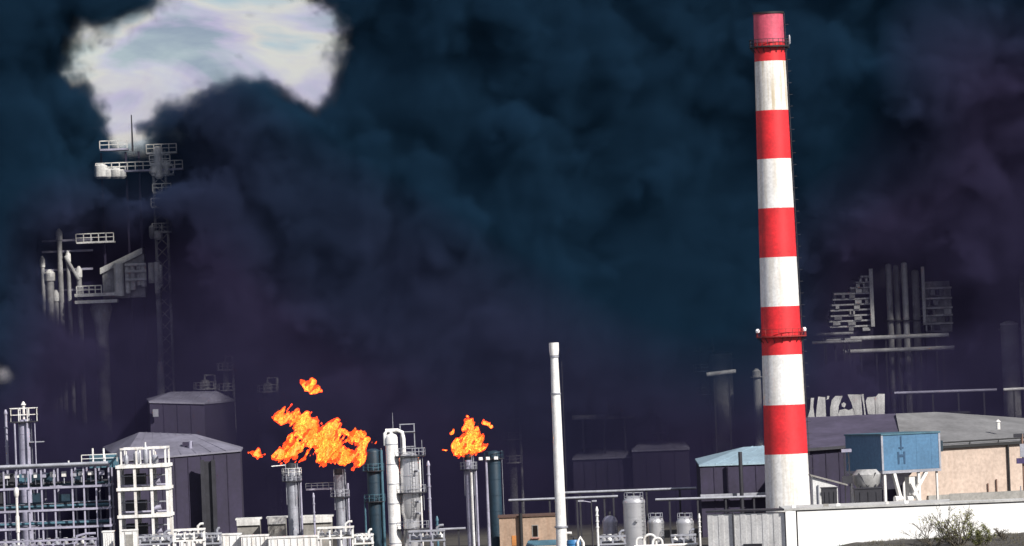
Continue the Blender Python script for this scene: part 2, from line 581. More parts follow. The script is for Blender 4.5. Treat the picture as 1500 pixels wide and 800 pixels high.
def build_white_frame():
    Y = 872.0
    b = W(208, 800, Y)
    base = Vector((b.x, Y, 0))
    zl = [W(208, v, Y).z for v in (756, 716, 683)]
    xs_ = [W(u, 716, Y).x - b.x for u in (174.5, 198, 222.5, 245)]
    t = frame_rack('steel_frame', 'bright white open steel frame three bays wide at the end of the grey pipe rack', base, 0, xs_, [0, 4.5, 9.0], zl, 0, M_WSTEEL, M_WSTEEL, 0.42, 0.5)
    # floors inside
    for z in zl:
        t.add('grating', MB().box(((xs_[0] + xs_[-1]) / 2, 4.5, z - 0.33), (xs_[-1] - xs_[0] - 0.5, 8.4, 0.08)), M_DSTEEL)
    # top handrail cage
    zt = W(208, 657, Y).z
    x0, x1 = xs_[0] + 0.5, xs_[-1] - 0.1
    for x in (x0, x0 + 2.4, x0 + 4.6, x1):
        for y in (0.1, 8.8):
            t.add('rail_post', MB().beam((x, y, zl[-1] + 0.26), (x, y, zt), 0.28), M_WSTEEL)
    for y in (0.1, 8.8):
        t.add('top_rail', MB().beam((x0 - 0.15, y - 0.2, zt), (x1 + 0.15, y - 0.2, zt), 0.3), M_WSTEEL)
    for x in (x0, x1):
        t.add('top_rail', MB().beam((x, 0.1, zt - 0.02), (x, 8.8, zt - 0.02), 0.26), M_WSTEEL)
    # machinery on top and inside
    for i, (x, r, h) in enumerate(((-2.2, 0.35, 1.6), (-0.5, 0.55, 2.0), (0.9, 0.4, 2.9), (2.4, 0.5, 1.4))):
        d = t.add('vessel', MB().lathe([(r * .7, zl[-1] + 0.3), (r, zl[-1] + 0.6), (r, zl[-1] + h), (r * .5, zl[-1] + h + .3)], 14, c=(x, 3.5)), M_GSTEEL)
        t.add('nozzle', MB().tube((x, 3.5, zl[-1] + h + .2), (x, 3.5, zl[-1] + h + .8), 0.14), M_WSTEEL, d)
    for z in (zl[0] - 2.2, zl[0] + 1.5, zl[1] + 1.4):
        t.add('duct', MB().box((-1.0, 5.5, z), (3.2, 4.0, 1.8)), M_DSTEEL)
        t.add('pipe', MB().tube((xs_[0], 2.6, z - 0.9), (xs_[-1], 2.6, z - 0.9), 0.18), M_LSTEEL)
        t.add('pipe', MB().tube((xs_[0], 3.3, z + 0.6), (xs_[-1], 3.3, z + 0.6), 0.12), M_GSTEEL)
        t.add('pump', MB().tube((1.5, 3.8, z - 0.5), (3.0, 3.8, z - 0.3), 0.45), M_LSTEEL)


build_white_frame()


def build_rack():
    Y = 876.0
    b = W(85, 800, Y)
    base = Vector((b.x, Y, 0))
    zl = [W(85, v, Y).z for v in (773, 747, 714, 684)]
    xs_ = [W(u, 714, Y).x - b.x for u in (-36, -15, 6, 24, 42, 61, 80, 106, 123, 141, 160)]
    t = frame_rack('pipe_rack', 'long grey two storey pipe rack running out of the left edge of the picture', base, 0, xs_, [0, 7.0], zl, 0, M_LSTEEL, M_LSTEEL, 0.26, 0.34)
    t.add('header_pipe', MB().tube((xs_[0], -0.5, zl[-1] + 0.32), (xs_[-1], -0.5, zl[-1] + 0.32), 0.3), M_GSTEEL)
    rnd = random.Random(3)
    # row of valves and motors under the top beam
    x = xs_[0] + 0.6
    i = 0
    zc = W(85, 695, Y).z
    while x < xs_[-1] - 0.5:
        w = rnd.uniform(0.5, 1.0)
        h = rnd.uniform(0.5, 0.9)
        mb = MB().box((x, 0.9, zc), (w, 0.7, h))
        v_ = t.add('motor', mb, rnd.choice((M_GSTEEL, M_LSTEEL, M_WSTEEL)))
        t.add('stem', MB().tube((x, 0.9, zc - h / 2 - 0.01), (x, 0.9, zc - h / 2 - 1.1), 0.09, None, 8), M_GSTEEL, v_)
        x += rnd.uniform(1.2, 1.9)
        i += 1
    for z, r in ((zl[0] + 0.5, 0.2), (zl[1] + 0.45, 0.16), (zl[1] + 0.9, 0.12), (zl[2] + 0.5, 0.2)):
        for y in (1.6, 3.1, 4.8):
            t.add('pipe', MB().tube((xs_[0], y, z + rnd.uniform(-.1, .3)), (xs_[-1], y, z + rnd.uniform(-.1, .3)), r * rnd.uniform(0.8, 1.3)), rnd.choice((M_DSTEEL, M_TEALP, M_LSTEEL)))
    # blue-green cooler casings between the floors
    for k in range(len(xs_) - 2):
        xm = (xs_[k] + xs_[k + 1]) / 2
        for lv in range(1, 3):
            if rnd.random() < 0.75:
                hh = (zl[lv + 1] - zl[lv]) * rnd.uniform(0.5, 0.8)
                t.add('casing', MB().box((xm, 4.0, zl[lv] + 0.25 + hh / 2), ((xs_[k + 1] - xs_[k]) * rnd.uniform(.6, .85), 3.0, hh)), rnd.choice((M_TEAL, M_TEALP, M_TEAL, M_DSTEEL)))
    a, c = W(130, 669, Y), W(172, 690, Y)
    t.add('duct', MB().box(((a.x + c.x) / 2 - b.x, 2.5, (a.z + c.z) / 2 + 0.4), (c.x - a.x, 3.4, a.z - c.z - 0.4)), M_TEALP)
    # small handrails and vent pipes on top
    for u in (135, 151):
        p = W(u, 657, Y)
        t.add('vent_pipe', MB().tube((p.x - b.x, 0.8, zl[-1]), (p.x - b.x, 0.8, p.z), 0.16), M_WSTEEL)
    p = W(100, 675, Y)
    t.add('vent_pipe', MB().tube((p.x - b.x, 0.5, zl[-1]), (p.x - b.x, 0.5, p.z), 0.14), M_WSTEEL)
    x0, x1 = W(120, 684, Y).x - b.x, W(172, 684, Y).x - b.x
    t.add('railing', railing_line([(x0, -0.1, zl[-1] + 0.5), (x1, -0.1, zl[-1] + 0.5)], 1.2, 2.0, 0.12), M_WSTEEL)


build_rack()

# thin white pole with a bulb-like collar in front of the rack
Yp = 858.0
p0, p1 = W(24, 716, Yp), W(27, 800, Yp)
t = Thing('drain_pole', 'white pole with a thick collar in front of the left pipe rack', 'pole', (p1.x, Yp, 0))
t.add('shaft', MB().tube((0, 0, 0), (0, 0, p0.z - 1), 0.22, 0.2), M_WSTEEL)
t.add('collar', MB().lathe([(0.2, p0.z - 1.4), (0.38, p0.z - 1), (0.4, p0.z - 0.2), (0.25, p0.z + 0.2)], 14), M_WSTEEL)
t.add('lower_sleeve', MB().tube((0, 0, W(26, 780, Yp).z), (0, 0, W(26, 756, Yp).z), 0.32), M_WSTEEL)


# ------------------------------------------------------------------ process columns and flares
def column(name, label, cat, u, vtop, Y, wpx, material, platforms=(), extras=None, ladder_side=1, cap=True, vaxis=None, group=None):
    """upright vessel: shell in two courses, dished head, platforms with railings, ladder"""
    p = W(u, vtop, Y)
    t = Thing(name, label, cat, (p.x, Y, 0), group=group)
    r = wpx * S(Y) / 2
    H = p.z
    t.add('skirt', MB().tube((0, 0, 0), (0, 0, H * 0.3), r * 1.04, r * 1.04, 24), material)
    prof = [(r, H * 0.3 + 0.02), (r, H - r * 0.5)]
    if cap:
        for q in range(1, 6):
            a = q / 6 * math.pi / 2
            prof.append((r * math.cos(a), H - r * 0.5 + r * 0.5 * math.sin(a)))
    t.add('shell', MB().lathe(prof, 28), material)
    for z in np.arange(H * 0.3 + 2.2, H - r * .5 - 0.3, 2.6):
        t.add('seam', MB().ring(r + 0.015, z, 0.05, 28, h=0.12), material)
    for (v, extra, m_) in platforms:
        z = W(u, v, Y).z
        d = t.add('platform', MB().ring(r + extra / 2 + 0.03, z, extra, 28, h=0.14), M_DSTEEL)
        t.add('railing', railing_ring(r + extra - 0.04, z + 0.07, 1.1, 12, 0.08), m_, d)
    if ladder_side:
        t.add('ladder', ladder(ladder_side * (r + 0.25), -0.3, H * 0.2, H, (0, 1), 0.45, 0.06), M_GSTEEL)
    return t, r, H


def flare(u, vtop, Y, wpx, label, mtl, plat, m_rail=None):
    m_rail = m_rail or M_GSTEEL
    t, r, H = column('flare_stack', label, 'flare stack', u, vtop, Y, wpx, mtl, plat and [(plat, 0.75, m_rail)], cap=False)
    t.add('tip', MB().lathe([(r * .8, H - .4), (r * 1.05, H - .2), (r * 1.05, H + 0.6), (r * .85, H + 0.6), (r * .8, H)], 20), M_DSTEEL)
    for k in range(4):
        a = k * math.pi / 2 + 0.6
        x, y = (r + 0.3) * math.cos(a), (r + 0.3) * math.sin(a)
        t.add('pilot_pipe', MB().tube((x, y, H - 6), (x, y, H + 0.5), 0.06, None, 6), m_rail)
    t.add('riser_pipe', MB().tube((r + 0.5, 0.3, 0), (r + 0.5, 0.3, H - 1.8), 0.17), M_LSTEEL)
    return t, r, H


t, r, H = flare(427, 684, 885, 15, 'flare stack with a broad flame above it, nearer the white steel frame', M_GSTEEL, 705)
# arm at the tip
z = W(420, 682, 885).z
t.add('arm', MB().tube((-3.2, 0, z - 0.05), (-0.4, 0, z + 0.1), 0.09, None, 8), M_WSTEEL)
t.add('upper_railing', railing_ring(r + 0.7, W(427, 697, 885).z, 1.2, 10, 0.08), M_WSTEEL)
t, r, H = flare(497, 692, 890, 14, 'darker flare stack under the right end of the broad flame', M_GSTEEL, 728)
t.add('pipe_bridge', MB().beam((-5.5, 0.5, W(480, 716, 890).z), (-r - 0.1, 0.5, W(480, 716, 890).z), 0.3), M_LSTEEL)
t.add('bridge_railing', railing_line([(-5.5, 0.3, W(480, 716, 890).z + 0.16), (-r - 0.1, 0.3, W(480, 716, 890).z + 0.16)], 0.8, 1.0, 0.09), M_GSTEEL)
t, r, H = flare(686, 671, 880, 11, 'slim flare stack carrying the small flame, right of the tall silver column', M_LSTEEL, 688)
t.add('bright_riser', MB().tube((0.35, -r - 0.25, 0), (0.35, -r - 0.25, W(690, 692, 880).z), 0.2), M_WSTEEL)

# pole with three lamps
Yl = 882.0
p = W(712, 674, Yl)
t = Thing('floodlight_mast', 'grey mast with three white floodlights beside the slim flare', 'light mast', (p.x, Yl, 0))
t.add('mast', MB().tube((0, 0, 0), (0, 0, p.z), 0.28, 0.18), M_LSTEEL)
t.add('crossbar', MB().beam((-1.4, 0, p.z + 0.1), (1.9, 0, p.z + 0.1), 0.16), M_DSTEEL)
for x in (-0.85, 0.3, 1.6):
    lp = t.add('floodlight', MB().box((x, -0.3, p.z + 0.25), (0.62, 0.5, 0.5)), M_WSTEEL)
    t.add('lamp_glass', MB().box((x, -0.57, p.z + 0.25), (0.5, 0.04, 0.4)), M_LAMP, lp)

# dark teal columns behind
t, r, H = column('cooling_tower_column', 'dark teal column behind the mast with three floodlights', 'column', 723, 660, 905, 19, M_TEAL, ((672, .5, M_TEAL),))
t, r, H = column('absorber_column', 'dark teal column between the broad flame and the tall silver column', 'column', 546, 657, 900, 20, M_TEAL, ((690, .6, M_TEALP), (735, .6, M_TEALP)), 0)
t.add('downcomer_pipe', MB().tube((1.35, -0.7, 0), (1.35, -0.7, H - 0.3), 0.24), MATS['teal_duct_paint'])
t.add('side_pipe', MB().tube((-1.6, -0.5, 0), (-1.6, -0.5, H - 8), 0.16), M_TEALP)


def build_silver_column():
    Y = 868.0
    s = S(Y)
    p = W(596, 664, Y)
    t = Thing('distillation_column', 'tall silver distillation column with bent overhead pipe and platforms', 'column', (p.x + 0.3, Y, 0))
    b = t.base
    H = p.z
    r = 15 * s
    zc = [0, W(604, 760, Y).z, W(604, 748, Y).z, W(598, 722, Y).z, H - 0.8]
    t.add('lower_shell', MB().tube((0, 0, 0), (0, 0, zc[1]), r * .8, r * .8, 28), M_SILVER)
    t.add('middle_shell', MB().lathe([(r * .8, zc[1]), (r, zc[1] + 1.0), (r, zc[3])], 28), M_SILVER)
    prof = [(r * .97, zc[3] + 0.02), (r * .97, zc[4])] + [(r * .97 * math.cos(a), zc[4] + r * .6 * math.sin(a)) for a in (0.3, 0.6, 0.9, 1.2, 1.45)]
    t.add('upper_shell', MB().lathe(prof, 28), M_SILVER)
    for z in np.arange(zc[1] + 2.4, zc[4], 2.2):
        t.add('seam', MB().ring(r + 0.01, z, 0.05, 28, h=0.1), M_SILVER)
    # white riser column on its left with the gooseneck
    l0, l1 = W(573, 640, Y) - b, W(582, 800, Y) - b
    xr = -r - 9.5 * s
    z_top = W(573, 641, Y).z
    rr = 9.0 * s
    t.add('riser', MB().lathe([(rr, 0), (rr, z_top), (rr * .8, z_top + .4), (rr * .4, z_top + .6)], 24, c=(xr, -0.5)), M_WSTEEL)
    for z in np.arange(4, z_top, 3.1):
        t.add('riser_band', MB().ring(rr + .01, z, 0.06, 24, c=(xr, -0.5), h=0.14), M_GSTEEL)
    ztp = W(572, 632, Y).z
    t.add('overhead_pipe', MB().path([(xr, -0.5, z_top), (xr, -0.5, ztp - 0.5), (xr - 0.1, -0.5, ztp), (xr - 0.6, -0.5, ztp + 0.1), (xr - 1.0, -0.5, ztp - 0.3), (xr - 1.0, -0.5, ztp - 2.2)], 0.28), M_WSTEEL)
    t.add('overhead_pipe', MB().path([(xr - 0.9, -0.3, ztp + 0.15), (xr + 1.0, -0.3, ztp + 0.15), (xr + 1.7, -0.3, ztp - 0.2), (xr + 1.9, -0.3, ztp - 1.2), (xr + 1.9, -0.3, H - 0.4)], 0.3), M_WSTEEL)
    # head frame above the riser
    zf0, zf1 = W(585, 655, Y).z, W(585, 622, Y).z
    for x in (xr + 1.4, xr + 3.6):
        for y in (0.2, 2.4):
            t.add('frame_post', MB().beam((x, y, zf0 - 4), (x, y, zf1), 0.12), M_GSTEEL)
    for z in (zf1, zf1 - 1.2, zf0):
        t.add('frame_beam', MB().beam((xr + 1.3, 0.1, z), (xr + 3.7, 0.1, z), 0.12), M_GSTEEL)
        t.add('frame_beam', MB().beam((xr + 1.3, 2.5, z), (xr + 3.7, 2.5, z), 0.12), M_GSTEEL)
    t.add('davit_deck', MB().box((xr + 1.2, 0.9, zf1 - 1.3), (5.0, 2.6, 0.16)), M_DSTEEL)
    t.add('lightning_rod', MB().tube((xr + 0.3, 0.3, zf1 - 1.2), (xr + 0.3, 0.3, W(569, 605, Y).z), 0.06, 0.03, 6), M_GSTEEL)
    for v, ex in ((668, 1.0), (722, 0.9), (775, 1.1)):
        z = W(600, v, Y).z
        d = t.add('platform', MB().ring(r + ex / 2 + 0.03, z, ex, 28, h=0.16), M_DSTEEL)
        t.add('railing', railing_ring(r + ex - 0.05, z + 0.1, 1.1, 14, 0.07), M_GSTEEL, d)
    t.add('ladder', ladder(r * .4, -r - 0.3, zc[1], H + 1.2, (1, 0), 0.5, 0.06), M_DSTEEL)
    t.add('ladder', ladder(r + 0.5, -0.2, zc[2], H + 2, (0, 1), 0.5, 0.06), M_GSTEEL)
    # pipes down the right-hand side
    x = W(611, 700, Y).x - b.x
    t.add('side_pipe', MB().tube((x + 0.5, -0.6, 0), (x + 0.5, -0.6, W(611, 672, Y).z), 0.15), M_WSTEEL)
    for k, v in enumerate((690, 735, 752)):
        t.add('nozzle', MB().tube((r * .55, -r * .8, W(600, v, Y).z), (r * .9, -r * 1.35, W(600, v, Y).z), 0.2), M_GSTEEL)


build_silver_column()

for (u, vt, Y, rr, lab, m_) in ((627, 675, 872, 0.24, 'pale thin vent pole just right of the silver column', M_LSTEEL),
                                (640, 756, 864, 0.2, 'short blue-grey pole with a cone tip right of the silver column', M_TEALP),
                                (8, 600, 940, 0.25, 'thin pole at the left edge beside the platform column', M_LSTEEL),
                                (874, 742, 868, 0.2, 'thin white pole left of the silver tanks', M_WSTEEL),
                                (1024, 752, 850, 0.16, 'thin white pole between the rightmost silver tank and the grey corrugated wall', M_WSTEEL),
                                (459, 722, 880, 0.16, 'thin grey pole between the two flares of the broad flame', M_LSTEEL)):
    p = W(u, vt, Y)
    t = Thing('vent_pole', lab, 'pole', (p.x, Y, 0))
    t.add('shaft', MB().tube((0, 0, 0), (0, 0, p.z - 0.8), rr * 1.1, rr * 0.9), m_)
    t.add('tip', MB().lathe([(rr * 1.25, p.z - 0.8), (rr * 1.25, p.z - 0.5), (rr * 0.5, p.z)], 10), m_)
    for q in range(1, 4):
        z = (p.z - 0.8) * (0.55 + 0.12 * q)
        t.add('clamp', MB().tube((0, 0, z), (0, 0, z + 0.15), rr * 1.5, None, 10), m_)

# column with square platform on the left
Yc = 935.0
t, r, H = column('column', 'grey column with a white railed platform on top at the left edge', 'column', 35, 614, Yc, 17, M_LSTEEL, (), cap=True)
z = W(35, 618, Yc).z
dk = t.add('platform', MB().box((0, 0, z), (4.6, 3.2, 0.2)), M_DSTEEL)
t.add('railing', railing_line([(-2.2, -1.5, z + .1), (2.2, -1.5, z + .1), (2.2, 1.5, z + .1), (-2.2, 1.5, z + .1), (-2.2, -1.5, z + .1)], 2.2, 1.5, 0.16), M_WSTEEL, dk)
t.add('vent_head', MB().lathe([(0.2, H - .1), (0.25, W(36, 595, Yc).z), (0.45, W(36, 593, Yc).z), (0.1, W(36, 588, Yc).z)], 12), M_WSTEEL)
for x, w in ((-1.5, 0.16), (1.9, 0.1), (0.6, 0.2)):
    t.add('side_pipe', MB().tube((x, -1.3, 0), (x, -1.3, z - 0.1), w), M_LSTEEL)
t.add('side_platform', MB().box((1.9, -0.4, W(35, 648, Yc).z), (2.8, 1.6, 0.16)), M_GSTEEL)


# ------------------------------------------------------------------ white equipment along the bottom
def clad_box(u0, u1, vt, Y, d, label, mtl=None, ribs=5, name='equipment_housing'):
    a, c = W(u0, vt, Y), W(u1, vt, Y)
    z = (a.z + c.z) / 2
    w = c.x - a.x
    t = Thing(name, label, 'housing', ((a.x + c.x) / 2, Y, 0))
    mtl = mtl or M_WSTEEL
    t.add('casing', MB().box((0, d / 2, z / 2 - 0.1), (w, d, z - 0.2)), mtl)
    t.add('lid', MB().box((0, d / 2, z - 0.09), (w + 0.24, d + 0.24, 0.2)), mtl)
    for k in range(ribs):
        x = -w / 2 + w * (k + 0.5) / ribs
        t.add('rib', MB().box((x, -0.06, z / 2 - 0.15), (0.14, 0.12, z - 0.32)), mtl)
    return t, w, z


clad_box(150, 165, 778, 850, 3, 'small white housing under the steel frame, left of the tallest white box')
t, w, z = clad_box(178, 200, 776, 846, 2.5, 'tallest white box with twin uprights under the steel frame', ribs=2)
t.add('hatch', MB().box((0, -0.08, z - 1.6), (w * .5, 0.16, 1.8)), M_CONC)
clad_box(262, 300, 782, 846, 4, 'low white housing with seven ribs right below the violet shed', ribs=7)
clad_box(322, 352, 782, 846, 3, 'white housing beneath the violet shed door, second in the bottom row', ribs=3)
clad_box(353, 392, 784, 844, 3, 'white housing with close ribs just left of the first flare', ribs=6)
clad_box(393, 470, 786, 842, 4, 'longest white housing at the foot of the first flare', ribs=8)
for (u0, u1, vt, Y, lab) in ((347, 380, 759, 905, 'small flat roofed pale hut left of the first flare'),
                             (392, 418, 757, 900, 'small pale hut touching the first flare on its left'),
                             (442, 486, 755, 905, 'long pale hut between the two flares of the broad flame')):
    a, c = W(u0, vt, Y), W(u1, vt, Y)
    t = Thing('hut', lab, 'hut', ((a.x + c.x) / 2, Y, 0))
    w = c.x - a.x
    zr = (a.z + c.z) / 2
    t.add('walls', MB().box((0, 2, zr / 2 - .15), (w, 4, zr - 0.3)), M_CONC)
    t.add('roof', MB().box((0, 2, zr - 0.14), (w + 0.5, 4.5, 0.28)), M_FARW)
    t.add('door', MB().box((w * .2, -0.03, 1.1), (0.9, 0.06, 2.1)), M_DSTEEL)
    t.add('parapet', MB().box((0, -0.18, zr - 0.75), (w + 0.1, 0.3, 0.9)), M_FARW)


def mini_frame(u0, u1, v0, v1, Y, label, nb=2, mtl=None):
    a, c = W(u0, v0, Y), W(u1, v0, Y)
    zt = (a.z + c.z) / 2
    zm = (W(u0, v1, Y).z + W(u1, v1, Y).z) / 2
    t = Thing('valve_skid', label, 'valve skid', ((a.x + c.x) / 2, Y, 0))
    w = c.x - a.x
    mtl = mtl or M_WSTEEL
    for k in range(nb + 1):
        x = -w / 2 + w * k / nb
        for y in (0, 2.4):
            t.add('post', MB().beam((x, y, 0), (x, y, zt), 0.24), mtl)
    for z in (zt, zm):
        for y in (0, 2.4):
            t.add('beam', MB().beam((-w / 2 - .2, y - .24, z), (w / 2 + .2, y - .24, z), 0.26), mtl)
    for k in range(nb + 2):
        x = -w / 2 + w * (k + .5) / (nb + 2)
        t.add('valve', MB().lathe([(.15, zm + .2), (.4, zm + .4), (.4, zm + .8), (.12, zm + 1), (.12, zm + 1.4), (.35, zm + 1.4), (.35, zm + 1.5)], 10, c=(x, 1.1)), random.choice((M_GSTEEL, M_WSTEEL, M_SILVER)))
    t.add('pipe', MB().path([(-w / 2, .9, zm + .35), (w * .2, .9, zm + .35), (w * .3, .9, zm + .6), (w * .3, .9, zt + .5), (w * .4, .9, zt + .8), (w / 2, .9, zt + .8)], 0.2), mtl)
    t.add('pipe', MB().tube((-w / 2, 1.7, zm + .3), (w / 2, 1.7, zm + .3), 0.26), M_SILVER)
    return t


mini_frame(256, 298, 776, 792, 838, 'white pipe frame with valves directly right of the bright steel frame', 3)
mini_frame(300, 322, 782, 796, 842, 'narrow grey pipe frame among the white housings below the violet shed', 2, M_GSTEEL)
mini_frame(466, 516, 773, 788, 836, 'white pipe frame around the foot of the darker flare', 3)
mini_frame(520, 545, 784, 796, 838, 'small white pipe frame just left of the teal and silver columns', 2)
mini_frame(205, 250, 786, 797, 848, 'grey pipe frame below the right bays of the bright steel frame', 3, M_GSTEEL)
mini_frame(0, 140, 792, 803, 850, 'long low grey pipe frame along the bottom under the left pipe rack', 9, M_LSTEEL)
mini_frame(600, 650, 778, 792, 858, 'pipe frame with railing at the foot of the silver column', 3, M_GSTEEL)


def pipe_line(name, label, pts, r, mtl, cat='pipe', supports=0):
    pts = [Vector(p) for p in pts]
    t = Thing(name, label, cat, (pts[0].x, pts[0].y, 0))
    b = t.base
    t.add('tube', MB().path([p - b for p in pts], r), mtl)
    for k in range(supports):
        p = pts[0].lerp(pts[-1], (k + .5) / supports) - b
        t.add('support', MB().beam((p.x, p.y + .2, 0), (p.x, p.y + .2, p.z - r), 0.3), M_DSTEEL)
    return t


# pipe bridges crossing in the middle distance
pipe_line('overhead_pipe', 'thin pale pipe run crossing behind the white stack at its base', [W(745, 733, 960), W(905, 727, 960)], 0.22, M_GSTEEL, supports=4)
pipe_line('overhead_pipe', 'upper pale pipe run from the white stack towards the chimney', [W(825, 722, 985), W(1020, 715, 985)], 0.24, M_GSTEEL, supports=4)
pipe_line('overhead_pipe', 'pale pipe run just above the three right silver tanks', [W(960, 732, 940), W(1125, 727, 940)], 0.22, M_GSTEEL, supports=4)
pipe_line('overhead_pipe', 'short pipe run below the tall silver column, pointing at the slim flare', [W(640, 776, 900), W(682, 774, 900)], 0.22, M_GSTEEL, supports=2)
pipe_line('overhead_pipe', 'bright pipe at the right edge behind the peach warehouse roof', [W(1470, 571, 1040), W(1530, 568, 1040)], 0.3, M_FARW, supports=2)
pipe_line('overhead_pipe', 'long dim pipe run behind the ridge of the warehouse roof', [W(1310, 576, 1046), W(1460, 571, 1046)], 0.28, M_LSTEEL, supports=4)

# ------------------------------------------------------------------ silver tanks
for (u, vt, w, Y, lab, m_) in ((893, 754, 22, 872, 'small dull silver tank, leftmost of the four silver tanks', mat('dull_silver', (0.34, 0.33, 0.40), 0.42, 0.7, var=0.25, scale=.6, streak=.2)),
                               (928, 725, 32, 868, 'largest and tallest of the four silver tanks', M_SILVER),
                               (960, 755, 24, 872, 'silver tank just right of the tallest silver tank', M_SILVER),
                               (1003, 755, 25, 868, 'rightmost of the four silver tanks, near the corrugated wall', M_SILVER)):
    p = W(u, vt, Y)
    t = Thing('silver_tank', lab, 'tank', (p.x, Y, 0), group='silver tanks by the striped chimney')
    r = w * S(Y) / 2
    H = p.z
    t.add('shell', MB().lathe([(r, 0), (r, H - 1.3)], 32), m_)
    prof = [(r * 1.03, H - 1.3), (r * 1.03, H - 1.0)] + [(r * math.cos(a), H - 1.0 + 0.9 * math.sin(a)) for a in (.25, .6, .95, 1.25, 1.48)]
    t.add('roof', MB().lathe(prof, 32), m_)
    for z in np.arange(1.6, H - 1.5, 1.7):
        t.add('seam', MB().ring(r + .01, z, 0.05, 32, h=0.09), m_)
    t.add('vent', MB().tube((0, 0, H - 0.3), (0, 0, H + 0.5), 0.2), M_DSTEEL)
    if u in (928, 1003, 960):
        t.add('railing', railing_ring(r * .85, H - .75, 1.1, 8, 0.07), M_GSTEEL)
    t.add('ladder', ladder(r * .75, -r * .75, 0, H - .2, (1, 0), .45, .06), M_DSTEEL)
    t.add('nozzle', MB().tube((r * .2, -r, H - 4), (r * .2, -r - .5, H - 4), .25), m_)

# looping white pipes in front of the silver tanks
Yq = 846.0
b = W(950, 800, Yq)
t = Thing('pipe_manifold', 'white looping pipe manifold in front of the largest silver tank', 'pipe', (b.x, Yq, 0))
for i, (u, v, rad) in enumerate(((938, 794, 6), (952, 792, 9), (963, 795, 7))):
    p = W(u, v, Yq) - t.base
    R = rad * S(Yq)
    pts = [(p.x - R, -i * .3, 0)] + [(p.x - R * math.cos(a), -i * .3, p.z + R * math.sin(a)) for a in np.linspace(0, math.pi, 9)] + [(p.x + R, -i * .3, 0)]
    t.add('bend', MB().path(pts, 0.2), M_WSTEEL)
t.add('header', MB().tube((-2.2, -.9, b.z), (7.5, -.9, b.z), 0.24), M_WSTEEL)
mini_frame(985, 1018, 784, 797, 850, 'small pipe frame at the foot of the rightmost silver tank', 2, M_GSTEEL)
mini_frame(880, 915, 786, 797, 852, 'small pipe frame at the foot of the dull silver tank', 2, M_GSTEEL)

# blue drums and lamp near the white stack
for (u, vt, w, Y, lab) in ((840, 791, 20, 852, 'blue drum right behind the foot of the white stack'),):
    p = W(u, vt, Y)
    r = w * S(Y) / 2
    t = Thing('drum', lab, 'drum', (p.x, Y, 0))
    t.add('shell', MB().lathe([(r, 0), (r, p.z - .2), (r * .9, p.z)], 24), M_BLUEDRUM)
    t.add('band', MB().ring(r + .02, p.z - .6, .08, 24, h=.14), M_BLUEDRUM)
    t.add('pipe', MB().path([(r * .6, -r, 0), (r * .6, -r - .1, p.z - .3), (r * 1.0, -r - .1, p.z + .4), (r * 1.4, -r, p.z - .4), (r * 1.4, -r, 0)], .22), M_WSTEEL)
    t.add('valve_wheel', MB().ring(.45, p.z + .5, .1, 14), M_DSTEEL)
    t.add('stem', MB().tube((0, 0, p.z), (0, 0, p.z + .5), .1), M_DSTEEL)
p = W(866, 735, 900)
t = Thing('lamp_post', 'dark lamp post with a short arm left of the silver tanks', 'lamp post', (p.x, 900, 0))
t.add('pole', MB().tube((0, 0, 0), (0, 0, p.z), .16, .1), M_DSTEEL)
t.add('arm', MB().tube((0, 0, p.z - .1), (-1.5, 0, p.z + .2), .08), M_LSTEEL)
t.add('lamp_head', MB().box((-1.7, 0, p.z + .2), (.9, .4, .25)), M_GSTEEL)
t.add('lamp_head', MB().box((0.5, 0, p.z + .1), (.8, .4, .25)), M_GSTEEL)

# ------------------------------------------------------------------ beige building behind the white stack
Yb = 890.0
a, c = W(731, 759, Yb), W(826, 754, Yb)
t = Thing('beige_building', 'small beige rendered building behind the foot of the white stack', 'building', ((a.x + c.x) / 2, Yb, 0))
w = c.x - a.x
zr = a.z
t.add('wall', MB().box((0, 5, zr / 2), (w, 10, zr)), M_BEIGE)
t.add('roof_edge', MB().box((0, 5, zr + .12), (w + .4, 10.4, .24)), mat('brown_coping', (0.10, 0.055, 0.04), .7))
x = W(784, 777, Yb).x - t.base.x
z = W(784, 778, Yb).z
wf = t.add('window_frame', MB().box((x, -.03, z), (1.0, .12, 2.0)), M_CONC)
t.add('pane', MB().box((x, -.1, z), (.75, .06, 1.75)), M_GLASSD, wf)
t.add('sill', MB().box((x, -.2, z - 1.1), (1.3, .4, .14)), mat('pink_sill', (.5, .25, .2), .7), wf)
t.add('stain_panel', MB().box((W(753, 790, Yb).x - t.base.x, -.04, W(753, 792, Yb).z), (.7, .08, 1.6)), M_ORANGE)
x = W(763, 770, Yb).x - t.base.x
t.add('downpipe', MB().tube((x, -.5, 0), (x, -.5, W(763, 752, Yb).z), .3), M_BLACK)
p = W(800, 795, 868)
t = Thing('blue_canopy', 'low teal blue canopy roof in front of the beige building', 'canopy', (p.x, 868, 0))
t.add('roof', MB().slab([(-3.2, 0, p.z - .3), (2.6, 0, p.z - .3), (2.2, 2.4, p.z + .35), (-2.8, 2.4, p.z + .35)], (0, 0, -.15)), M_TEALP)
for x in (-2.8, 2.2):
    for y in (.3, 2.1):
        t.add('post', MB().tube((x, y, 0), (x, y, p.z - .3), .1, None, 8), M_GSTEEL)


